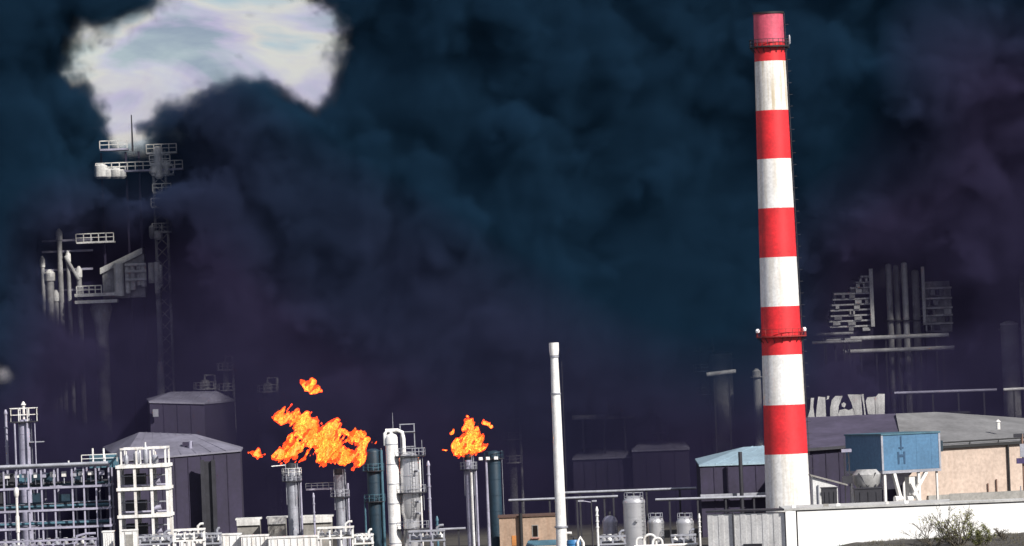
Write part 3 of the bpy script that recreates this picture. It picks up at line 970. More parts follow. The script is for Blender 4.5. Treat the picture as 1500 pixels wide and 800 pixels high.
# ------------------------------------------------------------------ sheds with hipped roofs
def shed(name, label, cat, eave, ridge, back, mwall, mroof, thick=0.3, wall_in=0.35, seams=2.6, ribs=2.2):
    """eave: two points left, right; ridge: two points; back: two far eave points; walls go down to the ground under the eaves"""
    eL, eR = [Vector(p) for p in eave]
    rL, rR = [Vector(p) for p in ridge]
    bL, bR = [Vector(p) for p in back]
    base = (eL + eR + bL + bR) / 4
    base.z = 0
    t = Thing(name, label, cat, base)
    loc = lambda p: Vector(p) - base
    z_e = min(eL.z, eR.z)
    cen = (eL + eR + bL + bR) / 4
    foot = []
    for p in (eL, eR, bR, bL):
        q = p + (Vector((cen.x, cen.y, p.z)) - p).normalized() * wall_in
        foot.append(q)
    mb = MB()
    vs_ = [loc((q.x, q.y, 0)) for q in foot] + [loc((q.x, q.y, q.z - thick - 0.02)) for q in foot]
    mb._add(vs_, [(0, 1, 5, 4), (1, 2, 6, 5), (2, 3, 7, 6), (3, 0, 4, 7), (4, 5, 6, 7), (3, 2, 1, 0)])
    t.add('wall', mb, mwall)
    dn = Vector((0, 0, -thick))
    roof = None
    mbs = [([eL, eR, rR, rL], 'front_roof_slope'), ([eR, bR, rR], 'right_roof_slope'), ([bR, bL, rL, rR], 'rear_roof_slope'), ([bL, eL, rL], 'left_roof_slope')]
    for pts, nm in mbs:
        sl = t.add('roof_slope', MB().slab([loc(p) for p in pts], dn), mroof)
        if len(pts) == 4 and nm == 'front_roof_slope' and seams:
            nn_ = max(3, int((eR - eL).length / seams))
            for k in range(1, nn_):
                f_ = k / nn_
                a_, b_ = loc(eL.lerp(eR, f_)), loc(rL.lerp(rR, f_))
                up_ = Vector((0, 0, .05))
                t.add('roof_seam', MB().beam(a_ + up_, b_ + up_, .12, .1), mroof, sl)
    if ribs:
        nn_ = max(3, int((foot[1] - foot[0]).length / ribs))
        for k in range(1, nn_):
            q = foot[0].lerp(foot[1], k / nn_)
            t.add('wall_rib', MB().beam(loc((q.x, q.y - .02, 0)), loc((q.x, q.y - .02, q.z - thick - .05)), .22, .16), mwall)
    return t, loc


# peach warehouse; its shaded, hazy left part is a separate block coloured dark violet
e0, e1 = W(1322, 656, 944), W(1600, 639, 964)
t, loc = shed('warehouse', 'wide warehouse with peach walls and grey hipped roof at the right edge', 'building',
              (e0, e1), (W(1312, 606, 976), W(1372, 603.5, 984)), (W(1310, 640, 1004), W(1625, 621, 1030)), M_PEACH, M_ROOF, seams=0, ribs=0)
eave = lambda k, dy, dz: loc(e0.lerp(e1, k)) + Vector((0, dy, dz))
t.add('gutter', MB().beam(eave(0, -.2, -.32), eave(1, -.2, -.32), .3, .5), M_BLACK)
t.add('eave_pipe', MB().tube(eave(.1, -.1, .45), eave(1, -.1, .45), .13), M_BLACK)
for k in (.2, .35, .5, .62, .75):
    t.add('pipe_bracket', MB().box(eave(k, -.1, .22), (.18, .18, .4)), M_BLACK)
kk = (W(1476, 648, 955).x - e0.x) / (e1.x - e0.x)
t.add('downpipe', MB().tube(eave(kk, -.1, -.5), eave(kk, -.1, -.5) * Vector((1, 1, 0)), .2), M_BLACK)
for u, v in ((1460, 702), (1447, 708)):
    kk = (W(u, v, 953).x - e0.x) / (e1.x - e0.x)
    q = eave(kk, 0, 0)
    zc_ = W(u, v, 953).z
    t.add('conduit', MB().tube((q.x, q.y, zc_), (q.x, q.y, 0), .13, None, 8), mat('brown_pipe', (.2, .12, .09), .7))
for u, v in ((1462, 619), (1430, 640)):
    pp = W(u, v, 962)
    t.add('roof_vent', MB().lathe([(.35, loc(pp).z - 1.2), (.35, loc(pp).z), (.5, loc(pp).z + .1), (.15, loc(pp).z + .5)], 12, c=(loc(pp).x, loc(pp).y)), M_WSTEEL)
q0, q1 = eave(.12, -.1, 0), eave(1, -.1, 0)
zp = W(1440, 722, 950).z
t.add('plinth', MB().beam((q0.x, q0.y, zp - 1), (q1.x, q1.y, zp - 1), .5, 2.0), M_CONC)
t, loc = shed('shaded_warehouse_part', 'shaded left part of the warehouse, coloured dark violet, between the chimney and the blue house', 'building',
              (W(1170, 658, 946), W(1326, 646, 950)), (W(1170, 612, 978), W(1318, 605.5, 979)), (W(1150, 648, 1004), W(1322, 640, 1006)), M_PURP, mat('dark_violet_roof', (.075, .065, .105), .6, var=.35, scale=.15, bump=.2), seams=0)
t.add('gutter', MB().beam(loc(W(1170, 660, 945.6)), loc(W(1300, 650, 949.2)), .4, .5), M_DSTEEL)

# pale-roofed shed left of the chimney
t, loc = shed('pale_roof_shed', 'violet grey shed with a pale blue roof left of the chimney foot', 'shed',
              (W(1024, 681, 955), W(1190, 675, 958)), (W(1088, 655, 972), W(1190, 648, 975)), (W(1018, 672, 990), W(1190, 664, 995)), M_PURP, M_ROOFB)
pp = W(1084, 662, 953)
t.add('downpipe', MB().tube(loc(pp), loc((pp.x, pp.y, 0)), .34), M_DSTEEL)
t.add('lower_band', MB().beam(loc(W(1026, 728, 953.6)), loc(W(1190, 722, 956.6)), .5, .8), M_GSTEEL)

# violet sheds on the left
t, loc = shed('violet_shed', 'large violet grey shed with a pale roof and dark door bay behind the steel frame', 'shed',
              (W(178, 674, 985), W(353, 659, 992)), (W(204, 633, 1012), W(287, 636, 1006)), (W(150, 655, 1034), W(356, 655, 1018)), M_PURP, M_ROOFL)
a, c = W(294, 700, 988), W(313, 700, 988)
for u in (296, 312):
    pp = W(u, 672, 987.0)
    t.add('door_jamb', MB().beam(loc(pp) - Vector((0, 0, .2)), loc((pp.x, pp.y, 0)), .7), M_DSTEEL)
pp = W(304, 676, 986.6)
t.add('door', MB().box(loc((pp.x, pp.y + .8, pp.z / 2)), ((c.x - a.x) * .7, .3, pp.z)), M_DSTEEL)
pp = W(275, 654, 996)
t.add('roof_vent', MB().box(loc(pp), (1.8, 1.6, 1.6)), M_PURP)
t.add('roof_vent', MB().tube(loc(W(279, 658, 994)), loc(W(279, 646, 994)), .3), M_LSTEEL)
t, loc = shed('rear_violet_shed', 'smaller violet shed with a pale roof, dimmed by smoke above the large one', 'shed',
              (W(218, 588, 1030), W(300, 590, 1034)), (W(250, 574, 1044), W(318, 573, 1048)), (W(214, 584, 1060), W(345, 586, 1060)), M_PURP, M_ROOFL)
pp = W(228, 605, 1029.3)
t.add('lamp_box', MB().box(loc(pp), (1.0, .6, 1.4)), M_GSTEEL)


# row of pale crumpled sheets standing on a dark long block
Ys = 1038.0
a, c = W(1178, 614, Ys), W(1420, 606, Ys)
t = Thing('long_block', 'long dark violet flat roofed block behind the warehouse', 'building', ((a.x + c.x) / 2, Ys, 0))
t.add('wall', MB().box((0, 5, (a.z + c.z) / 4), (c.x - a.x, 8, (a.z + c.z) / 2)), M_PURP)
t.add('coping', MB().box((0, 5, (a.z + c.z) / 2 + .15), (c.x - a.x + .5, 8.5, .3)), M_DSTEEL)
PANELS = [[(1184, 611), (1193, 612), (1191, 596), (1192, 583), (1188, 583), (1187, 600)],
          [(1196, 611), (1209, 611), (1208, 582), (1199, 581), (1197, 597)],
          [(1211, 586), (1214, 584), (1215, 580), (1212, 580)],
          [(1217, 610), (1227, 610), (1228, 595), (1233, 580), (1224, 580), (1219, 586), (1217, 598)],
          [(1234, 596), (1237, 597), (1239, 592), (1236, 589), (1233, 592)],
          [(1252, 608), (1262, 608), (1260, 578), (1243, 578), (1248, 590)],
          [(1228, 610), (1251, 609), (1249, 598), (1243, 601), (1238, 599), (1231, 601)],
          [(1266, 608), (1268, 608), (1266, 590), (1265, 577), (1262, 578), (1265, 594)],
          [(1272, 607), (1282, 607), (1281, 581), (1271, 582), (1269, 588)],
          [(1283, 607), (1295, 607), (1295, 577), (1287, 577), (1282, 583)]]
LABS = ['narrow bent white sheet, leftmost in the row right of the chimney', 'square white sheet, second in the row right of the chimney',
        'tiny white scrap high between the second and third large sheets', 'white sheet leaning right with a flared top, middle left of the row',
        'small white diamond scrap in the middle of the row of sheets', 'wide white sheet leaning left in the middle of the row',
        'low torn white strip at the foot of the middle of the row', 'thin leaning white strip between the wide sheet and the right pair', 'white sheet with a stepped top, second from the right in the row',
        'white sheet at the right end of the row']
for pts, lab in zip(PANELS, LABS):
    um = sum(u for u, v in pts) / len(pts)
    q = [W(um + (u - um) * 1.14, v, Ys - .2) for u, v in pts]
    cx = sum(p.x for p in q) / len(q)
    zb = min(p.z for p in q)
    b = Vector((cx, Ys - .2, zb))
    mb = MB().slab([p - b for p in q], (0, .25, 0))
    single('white_sheet', lab, 'sheet', mb, M_FARW, base=b, group='white sheets standing on the dark block')

# ------------------------------------------------------------------ blue house on white legs
Yh = 902.0
p = W(1292, 664, Yh)
t = Thing('blue_transfer_house', 'light blue box shaped house raised on white legs before the warehouse', 'transfer house', (p.x, Yh, 0), rz=math.radians(26))
zt, zb = W(1292, 638, Yh).z, W(1292, 690, Yh).z
Wd, Dp = 10.9, 12.0
hz = (zt + zb) / 2
t.add('body', MB().box((Wd / 2, Dp / 2, hz), (Wd, Dp, zt - zb)), M_BLUE)
t.add('roof', MB().box((Wd / 2, Dp / 2, zt + .13), (Wd + .3, Dp + .3, .26)), M_TEALP)
t.add('floor_beam', MB().box((Wd / 2, Dp / 2, zb - .25), (Wd + .2, Dp + .2, .46)), M_GSTEEL)
for x in (0.05, Wd - .05):
    t.add('corner_trim', MB().box((x, -.04, hz), (.35, .1, zt - zb - .1)), MATS['galvanised_steel'])
# ladder and H shaped mark on the front
xm = 3.6
mk = MB().box((xm - .55, -.05, hz - .9), (.3, .06, 2.0)).box((xm + .55, -.05, hz - .9), (.3, .06, 2.0)).box((xm, -.05, hz - .55), (.8, .055, .42))
t.add('wall_mark', mk, M_DBLUE, label='darker blue H shaped mark on the front')
t.add('wall_mark', MB().box((xm, -.05, hz + 1.5), (.26, .06, 2.2)).box((xm, -.05, hz + .75), (.9, .056, .25)), M_DBLUE)
for q in (2.5, 5.3, 8.1):
    t.add('panel_joint', MB().box((q + 1.2, -.015, hz), (.05, .03, zt - zb - .2)), M_BLUE)
t.add('hopper', MB()._add([(x_, y_, z_) for z_, k in ((zb - .5, 1.0), (zb - 3.2, .35)) for x_, y_ in ((1.0 + 3.5 * (1 - k), 4 + 2 * (1 - k)), (1.0 + 3.5 * (1 + k), 4 + 2 * (1 - k)), (1.0 + 3.5 * (1 + k), 8), (1.0 + 3.5 * (1 - k), 8))], [(3, 2, 1, 0), (4, 5, 6, 7), (0, 1, 5, 4), (1, 2, 6, 5), (2, 3, 7, 6), (3, 0, 4, 7)]), M_LSTEEL)
for (x, y, w) in ((.5, .4, .42), (Wd - 4.0, .4, .42), (.5, Dp - .6, .42), (Wd - .5, .5, .3), (Wd - .5, Dp - .6, .42)):
    t.add('leg', MB().beam((x, y, 0), (x, y, zb - .48), w), M_WSTEEL)
t.add('strut', MB().beam((2.2, .3, zb - .5), (3.4, .3, zb - 5.2), .7, .5), M_WSTEEL)
t.add('strut', MB().beam((Wd - 2.6, .3, zb - .5), (Wd - 5.2, .3, zb - 4.2), .6, .5), M_WSTEEL)
t.add('strut', MB().beam((Wd - 5.4, .5, zb - 2.2), (Wd - 4.0, .5, zb - 5.4), .8, .5), M_WSTEEL)
t.add('chute', MB().box((Wd - 4.6, 1.6, zb - 3.0), (1.8, 1.4, 3.6)), M_FARW)
t.add('side_box', MB().box((-.5, 2.0, zb - 1.1), (1.0, 2.4, 1.4)), M_TEAL)
t.add('platform', MB().box((4.0, 1.6, zb - 5.4), (7.0, 4.0, .3)), M_WSTEEL)
t.add('motor', MB().tube((2.2, .3, zb - 4.7), (3.6, .3, zb - 4.7), .5), M_WSTEEL)
t.add('motor', MB().tube((4.4, .1, zb - 4.8), (5.4, .1, zb - 4.8), .45), M_WSTEEL)
t.add('end_duct', MB().box((Wd + .35, .9, zt - 2.2), (.9, 1.2, 1.8)), M_TEAL)

# small things between the chimney and the blue house
Yk = 880.0
a, c = W(1190, 697, Yk), W(1241, 697, Yk)
t = Thing('gabled_hut', 'pale grey gabled hut at the right of the chimney foot', 'hut', ((a.x + c.x) / 2, Yk, 0))
w = c.x - a.x
zE, zR = W(1236, 709, Yk).z, W(1195, 696, Yk).z
t.add('wall', MB()._add([(-w / 2, 0, 0), (w / 2 - 1.6, 0, 0), (w / 2 - 1.6, 0, zE - .4), (-w / 2, 0, zR - .2), (-w / 2, 6, 0), (w / 2 - 1.6, 6, 0), (w / 2 - 1.6, 6, zE - .4), (-w / 2, 6, zR - .2)],
                       [(0, 1, 2, 3), (7, 6, 5, 4), (0, 4, 5, 1), (1, 5, 6, 2), (2, 6, 7, 3), (3, 7, 4, 0)]), M_CORR)
t.add('roof', MB().slab([(-w / 2 - .3, -.4, zR - .12), (w / 2, -.4, zE - .3), (w / 2, 6.4, zE - .3), (-w / 2 - .3, 6.4, zR - .12)], (0, 0, .22)), M_CONC)
t.add('vent', MB().tube((-w * .2, -.02, zE - 1.2), (-w * .2, -.3, zE - 1.2), .35), M_DSTEEL)
t.add('drainpipe', MB().tube((-w * .35, -.2, 0), (-w * .35, -.2, zE), .12), M_GSTEEL)
Yk = 886.0
a, c = W(1248, 690, Yk), W(1290, 690, Yk)
t = Thing('filter_hopper', 'grey faceted hopper beneath the left side of the blue house', 'hopper', ((a.x + c.x) / 2, Yk, 0))
z1, z0 = W(1268, 688, Yk).z, W(1268, 716, Yk).z
r = (c.x - a.x) / 2
t.add('body', MB().lathe([(r * .45, z0 - .6), (r * .9, z0 + .8), (r, z1 - .8), (r * .7, z1)], 8), M_FAR)
for k in range(4):
    an = k * math.pi / 2 + .78
    t.add('leg', MB().beam((r * .8 * math.cos(an), r * .8 * math.sin(an), 0), (r * .8 * math.cos(an), r * .8 * math.sin(an), z1 - 1), .26), M_DSTEEL)
t.add('brace', MB().beam((-r * .6, -r * .75, z0 - 2), (r * .6, -r * .75, z1 - .5), .2), M_DSTEEL)
t.add('brace', MB().beam((r * .6, -r * .78, z0 - 2), (-r * .6, -r * .78, z1 - .5), .2), M_DSTEEL)
# lattice post
p = W(1240, 662, 884)
t = Thing('lattice_post', 'thin dark lattice post left of the blue house', 'post', (p.x, 884, 0))
for dx in (-.5, .5):
    for dy in (0, 1.0):
        t.add('upright', MB().beam((dx, dy, 0), (dx * .7, dy, p.z), .12), M_DSTEEL)
br = MB()
for k in range(12):
    z = p.z * k / 12
    br.beam((-.5, -.05, z), (.5, -.05, z + p.z / 12), .08)
t.add('bracing', br, M_DSTEEL)
t.add('head', MB().box((0, .4, p.z + .2), (1.6, 1.2, .5)), M_LSTEEL)
t.add('mid_box', MB().box((0, .2, W(1241, 703, 884).z), (1.6, 1.4, 1.2)), M_DSTEEL)
# dark vehicle-like containers
for (u0, u1, vt, Y, lab) in ((1204, 1226, 716, 870, 'dark skip with a sloping end in front of the gabled hut'), (1252, 1292, 717, 868, 'dark low container below the blue house')):
    a, c = W(u0, vt, Y), W(u1, vt, Y)
    w, z = c.x - a.x, a.z
    t = Thing('container', lab, 'container', ((a.x + c.x) / 2, Y, 0))
    t.add('body', MB()._add([(x_ * w / 2 * k, y_, z_) for z_, k in ((0, .9), (z, 1.0)) for x_, y_ in ((-1, 0), (1, 0), (1, 3), (-1, 3))], [(3, 2, 1, 0), (4, 5, 6, 7), (0, 1, 5, 4), (1, 2, 6, 5), (2, 3, 7, 6), (3, 0, 4, 7)]), M_DSTEEL)
    t.add('rim', MB().box((0, 1.5, z + .08), (w + .2, 3.2, .16)), M_DSTEEL)
    for k in range(3):
        t.add('rib', MB().box((-w * .3 + w * .3 * k, -.06, z * .5), (.15, .12, z * .9)), M_DSTEEL)

# lamp post at the right edge
p = W(1497, 636, 915)
t = Thing('floodlight_post', 'post with grey lamps and a violet box at the right edge', 'light mast', (p.x, 915, 0))
t.add('pole', MB().tube((0, 0, 0), (0, 0, p.z), .2, .15), mat('brown_pipe', (.2, .12, .09), .7))
t.add('lamp_head', MB().box((-.7, 0, p.z - .2), (1.4, .6, .6)), M_DSTEEL)
t.add('lamp_head', MB().box((.9, 0, p.z - .2), (1.2, .6, .6)), M_DSTEEL)
t.add('bracket', MB().box((0, -.1, W(1497, 660, 915).z), (.9, .5, 2.2)), M_GSTEEL)
t.add('lamp_housing', MB().box((.2, -.2, W(1497, 675, 915).z), (2.6, .8, .9)), mat('violet_box', (.06, .045, .13), .5))
t.add('side_pipe', MB().tube((-.6, -.1, 0), (-.6, -.1, W(1490, 712, 915).z), .1), M_GSTEEL)

# ------------------------------------------------------------------ white wall building and grey corrugated return
Yw = 830.0
pc = W(1150, 746, Yw)
zt = pc.z
x1 = W(1500, 729, Yw).x + 14
t = Thing('white_walled_building', 'long flat white walled building along the bottom right', 'building', (pc.x, Yw, 0))
L = x1 - pc.x
t.add('wall', MB().box((L / 2 + .9, 8, zt / 2 - .2), (L - 1.8, 16, zt - .4)), M_WALL)
t.add('coping', MB().box((L / 2, 8, zt - .08), (L + .3, 16.5, .3)), mat('pale_coping', (.46, .46, .45), .8))
t.add('corner_pier', MB().box((.8, 0.6, zt / 2 - .15), (1.55, 1.6, zt - .31)), M_WALL)
# roof upstands and small fittings along the parapet
rnd = random.Random(11)
for u in (1163, 1210, 1228, 1300, 1328):
    pp = W(u, 742, 833) - t.base
    t.add('roof_fitting', MB().box((pp.x, 3.0, zt + .07 + .2), (rnd.uniform(.3, .9), .5, .4)), rnd.choice((M_GSTEEL, M_CONC, M_WSTEEL)))
t.add('upstand', MB().box((W(1455, 728, 835).x - t.base.x, 6.0, zt + .07 + .55), (13, .4, 1.1)), M_CONC)
# grey side in corrugated sheets, turned away from the sun
n = 14
vec = Vector((W(1043, 750, Yw).x - pc.x - .4, 5.0, 0))
dirv = vec.normalized()
ang = math.atan2(dirv.y, dirv.x)
Lg = vec.length
t2 = Thing('corrugated_shed', 'grey corrugated sheet shed side joining the white wall', 'shed', (pc.x - .15, Yw + .3, 0), rz=ang)
for k in range(n):
    xk = Lg * (k + .5) / n
    d = 0.06 if k % 2 else 0.0
    t2.add('sheet', MB().box((xk, d - .1, zt / 2 - .25), (Lg / n - .015, .12, zt - .5)), M_CORR)
t2.add('core', MB().box((Lg / 2, -3.1, zt / 2 - .3), (Lg - .2, 5.7, zt - .62)), M_CORR)
t2.add('roof_edge', MB().box((Lg / 2, -2.9, zt - .1), (Lg + .3, 6.3, .24)), M_DSTEEL)
xk = Lg * .66
t2.add('downpipe', MB().tube((xk, .2, 0), (xk, .2, zt - .25), .13), M_DSTEEL)
t2.add('hatch', MB().box((Lg * .42, .1, W(1095, 800, Yw + 6).z), (3.0, .1, .9)), M_DSTEEL)

# ------------------------------------------------------------------ shrubs on the bank
def shrub(name, label, cat, base, h, seeds, leafy, spread, mleaf, nleaf, lsize, thick=0.05, stems=7):
    t = Thing(name, label, cat, base)
    rnd = random.Random(seeds)
    mb = MB()
    tips = []

    def grow(p, d, ln, r, lev):
        pts = [p]
        rad = [r]
        dd = d.copy()
        for _ in range(4):
            dd = (dd + Vector((rnd.uniform(-.25, .25), rnd.uniform(-.25, .25), rnd.uniform(-.08, .16)))).normalized()
            pts.append(pts[-1] + dd * ln / 4)
            rad.append(max(.026, rad[-1] * .8))
        mb.path(pts, rad, 5)
        tips.extend(pts[2:])
        if lev < 3:
            for _ in range(rnd.randint(2, 4)):
                i = rnd.randint(1, 4)
                nd = (dd + Vector((rnd.uniform(-.9, .9), rnd.uniform(-.7, .7), rnd.uniform(-.2, .6)))).normalized()
                grow(pts[i], nd, ln * rnd.uniform(.45, .75), rad[i] * .7, lev + 1)
    for k in range(stems):
        a = rnd.uniform(0, 6.28)
        d = Vector((math.cos(a) * spread, math.sin(a) * spread, 1)).normalized()
        grow(Vector((math.cos(a) * .3, math.sin(a) * .3, -.3)), d, h * rnd.uniform(.45, .7), thick, 0)
    t.add('branches', mb, M_BARK)
    lf = MB()
    for k in range(nleaf):
        p = rnd.choice(tips) + Vector((rnd.gauss(0, .15), rnd.gauss(0, .15), rnd.gauss(0, .12)))
        if not leafy(p, rnd):
            continue
        a = Vector((rnd.gauss(0, 1), rnd.gauss(0, 1), rnd.gauss(0, .6))).normalized()
        b_ = a.cross(Vector((rnd.gauss(0, 1), rnd.gauss(0, 1), rnd.gauss(0, 1)))).normalized()
        s_ = lsize * rnd.uniform(.6, 1.3)
        lf._add([p - a * s_, p + b_ * s_ * .45, p + a * s_, p - b_ * s_ * .45], [(0, 1, 2, 3)])
    o = t.add('leaves', lf, mleaf)
    return t


g = lambda p: Vector((p.x, p.y, ground_z(p.x, p.y)))
pb = W(1402, 776, 815)
shrub('bare_shrub', 'spindly half bare shrub against the white wall', 'shrub', g(pb), 6.2, 4, lambda p, r: r.random() < .55, .95, M_LEAF, 2200, .14, .10, 13)
pb = W(1366, 776, 817)
shrub('bare_shrub', 'low bare twiggy shrub left of the half bare shrub', 'shrub', g(pb), 5.0, 9, lambda p, r: r.random() < .3, .8, M_BARK, 60, .09, .09)
pb = W(1438, 790, 808)
shrub('leafy_shrub', 'yellow green leafy shrub at the bottom edge right of the bare shrub', 'shrub', g(pb), 3.6, 21, lambda p, r: True, .55, M_OLIVE, 2000, .13)
pb = W(1474, 768, 818)
shrub('dry_bush', 'small dry bush at the right on the dark bank', 'shrub', g(pb), 2.0, 33, lambda p, r: r.random() < .5, .9, M_BARK, 500, .08)
# dry grass and scrub over the bank
gr = MB()
rnd = random.Random(5)
for k in range(9000):
    x = rnd.uniform(34, 104)
    y = rnd.uniform(800, 829)
    if mnoise.noise(Vector((x * .35, y * .35, 3))) < -.05:
        continue
    z = ground_z(x, y)
    h = rnd.uniform(.12, .5)
    a = rnd.uniform(0, 6.28)
    lean = Vector((rnd.gauss(0, .2), rnd.gauss(0, .2), 1)) * h
    w_ = Vector((math.cos(a), math.sin(a), 0)) * .05
    p = Vector((x, y, z - .03))
    gr._add([p - w_, p + w_, p + lean], [(0, 1, 2)])
single('dry_grass', 'dry scrub and grass over the dark bank', 'grass', gr, mat('dry_grass', (.10, .09, .055), .9, var=.5, scale=.8), kind='stuff')


# ------------------------------------------------------------------ far plant, half lost in the smoke
def build_cracking_unit():
    Y = 1072.0
    b = W(190, 440, Y)
    t = Thing('cracking_unit', 'tall lattice process tower showing through a gap in the smoke at upper left', 'process tower', (b.x, Y, 0))
    X = lambda u, v=300: W(u, v, Y).x - b.x
    Z = lambda v, u=190: W(u, v, Y).z
    # lattice mast on the right
    for u in (226, 244):
        for y in (0, 3):
            t.add('mast_post', MB().beam((X(u), y, 0), (X(u), y, Z(220, 235)), .34), M_FAR)
    br = MB()
    zz = 4.0
    k = 0
    while zz < Z(224, 235) - 2:
        br.beam((X(226), -.2, zz), (X(244), -.2, zz + 2.4), .16)
        br.beam((X(244), -.2, zz), (X(226), -.2, zz + 2.4), .16)
        zz += 2.4
    t.add('bracing', br, M_FAR)
    for (u0, u1, v, m_) in ((218, 262, 224, M_FARW), (222, 252, 240, M_FARW), (224, 256, 256, M_FAR), (222, 256, 303, M_FARW), (222, 250, 340, M_FARW), (110, 165, 355, M_FARW), (143, 186, 258, M_FARW), (143, 270, 250, M_LSTEEL), (150, 190, 219, M_LSTEEL), (225, 252, 282, M_FAR)):
        zd = Z(v, (u0 + u1) / 2)
        d = t.add('deck', MB().box(((X(u0) + X(u1)) / 2, 1.5, zd), (X(u1) - X(u0), 5, .35)), m_)
        t.add('railing', railing_line([(X(u0), -.9, zd + .18), (X(u1), -.9, zd + .18)], 1.5, 1.6, .18), M_FARW, d)
    for (u, v0, v1, r, m_) in ((235, 214, 262, .9, M_FARW), (150, 240, 262, 1.3, M_FARW), (160, 246, 262, .9, M_FARW), (172, 246, 262, 1.1, M_FARW), (181, 248, 262, .8, M_FARW),
                               (246, 236, 258, .7, M_FARW), (228, 244, 256, 1.0, M_FARW), (243, 300, 312, .8, M_FARW), (230, 338, 352, .9, M_FARW), (222, 330, 350, .7, M_FAR)):
        t.add('drum', MB().lathe([(r * .6, Z(v1, u)), (r, Z(v1, u) + .4), (r, Z(v0, u) - .4), (r * .5, Z(v0, u))], 12, c=(X(u), -.4)), m_)
    t.add('aerial', MB().tube((X(197), 1, Z(222)), (X(197), 1, Z(168)), .22, .12, 6), M_DSTEEL)
    for u in (150, 186, 205):
        t.add('rear_post', MB().beam((X(u), 2, 0), (X(u), 2, Z(222)), .4), M_PURP)
    # pitched house at mid height
    zE, zR = Z(388, 175), Z(363, 200)
    hw = MB()._add([(X(146), 0, Z(436)), (X(208), 0, Z(436)), (X(208), 0, zR - 1.2), (X(146), 0, zE - .6), (X(146), 6, Z(436)), (X(208), 6, Z(436)), (X(208), 6, zR - 1.2), (X(146), 6, zE - .6)],
                   [(0, 1, 2, 3), (7, 6, 5, 4), (0, 4, 5, 1), (1, 5, 6, 2), (2, 6, 7, 3), (3, 7, 4, 0)])
    hs = t.add('machine_house', hw, M_FAR)
    t.add('house_roof', MB().slab([(X(143), -.6, zE - .5), (X(206), -.6, zR), (X(206), 6.5, zR), (X(143), 6.5, zE - .5)], (0, 0, -1.2)), M_FARW, hs)
    t.add('white_column', MB().tube((X(175, 410), -1.2, Z(434, 175)), (X(175, 410), -1.2, Z(386, 175)), .95), M_FARW)
    for u, v0, v1, r in ((187, 388, 430, .5), (195, 386, 425, .55), (204, 388, 418, .5), (211, 390, 420, .55), (222, 385, 415, .6), (231, 384, 430, .6), (236, 388, 420, .4)):
        t.add('pipe', MB().tube((X(u, 400), -.9, Z(v1, u)), (X(u, 400), -.9, Z(v0, u)), r), M_FARW)
    for v in (388, 398, 410):
        t.add('pipe', MB().tube((X(184, 400), -1.6, Z(v, 200)), (X(215, 400), -1.6, Z(v, 200)), .3), M_FARW)
    for v in (432, 442):
        d = t.add('deck', MB().box((X(142, 440), -.5, Z(v, 142)), (8.2, 4, .6)), M_FARW)
    t.add('railing', railing_line([(X(114, 430), -2.4, Z(431, 120)), (X(150, 430), -2.4, Z(430, 140))], 1.5, 1.3, .2), M_FARW)
    t.add('regenerator', MB().lathe([(1.3, 0), (1.3, Z(480, 150)), (2.2, Z(452, 150)), (1.8, Z(443, 150))], 20, c=(X(148, 470), 1.5)), M_FAR)
    t.add('tall_pipe', MB().tube((X(235, 500), -.5, 0), (X(235, 500), -.5, Z(415, 235)), .55), M_FAR)
    t.add('bright_pipe', MB().lathe([(.7, Z(578, 236)), (.7, Z(545, 236)), (.4, Z(530, 236))], 12, c=(X(236, 555), -2.0)), M_FARW)
    for u, v0, v1, r in ((72, 400, 424, .8), (88, 340, 372, .5), (62, 380, 440, .4), (100, 372, 420, .4), (115, 395, 440, .5), (80, 430, 470, .5)):
        t.add('stand_pipe', MB().tube((X(u, 400), 1, 0), (X(u, 400), 1, Z(v0, u)), r), M_FAR)
        t.add('cap', MB().lathe([(r * 1.3, Z(v0, u) - 1.5), (r * 1.3, Z(v0, u)), (r * .4, Z(v0, u) + .7)], 10, c=(X(u, 400), 1)), M_FARW)
    for v in (352, 368, 395, 425):
        t.add('girder', MB().beam((X(60, v), 2, Z(v, 90)), (X(135, v), 2, Z(v, 90)), .4), M_LSTEEL)
    t.add('slanting_pipe', MB().tube((X(95, 380), .5, Z(375, 95)), (X(115, 410), .5, Z(410, 112)), .35), M_FAR)


build_cracking_unit()


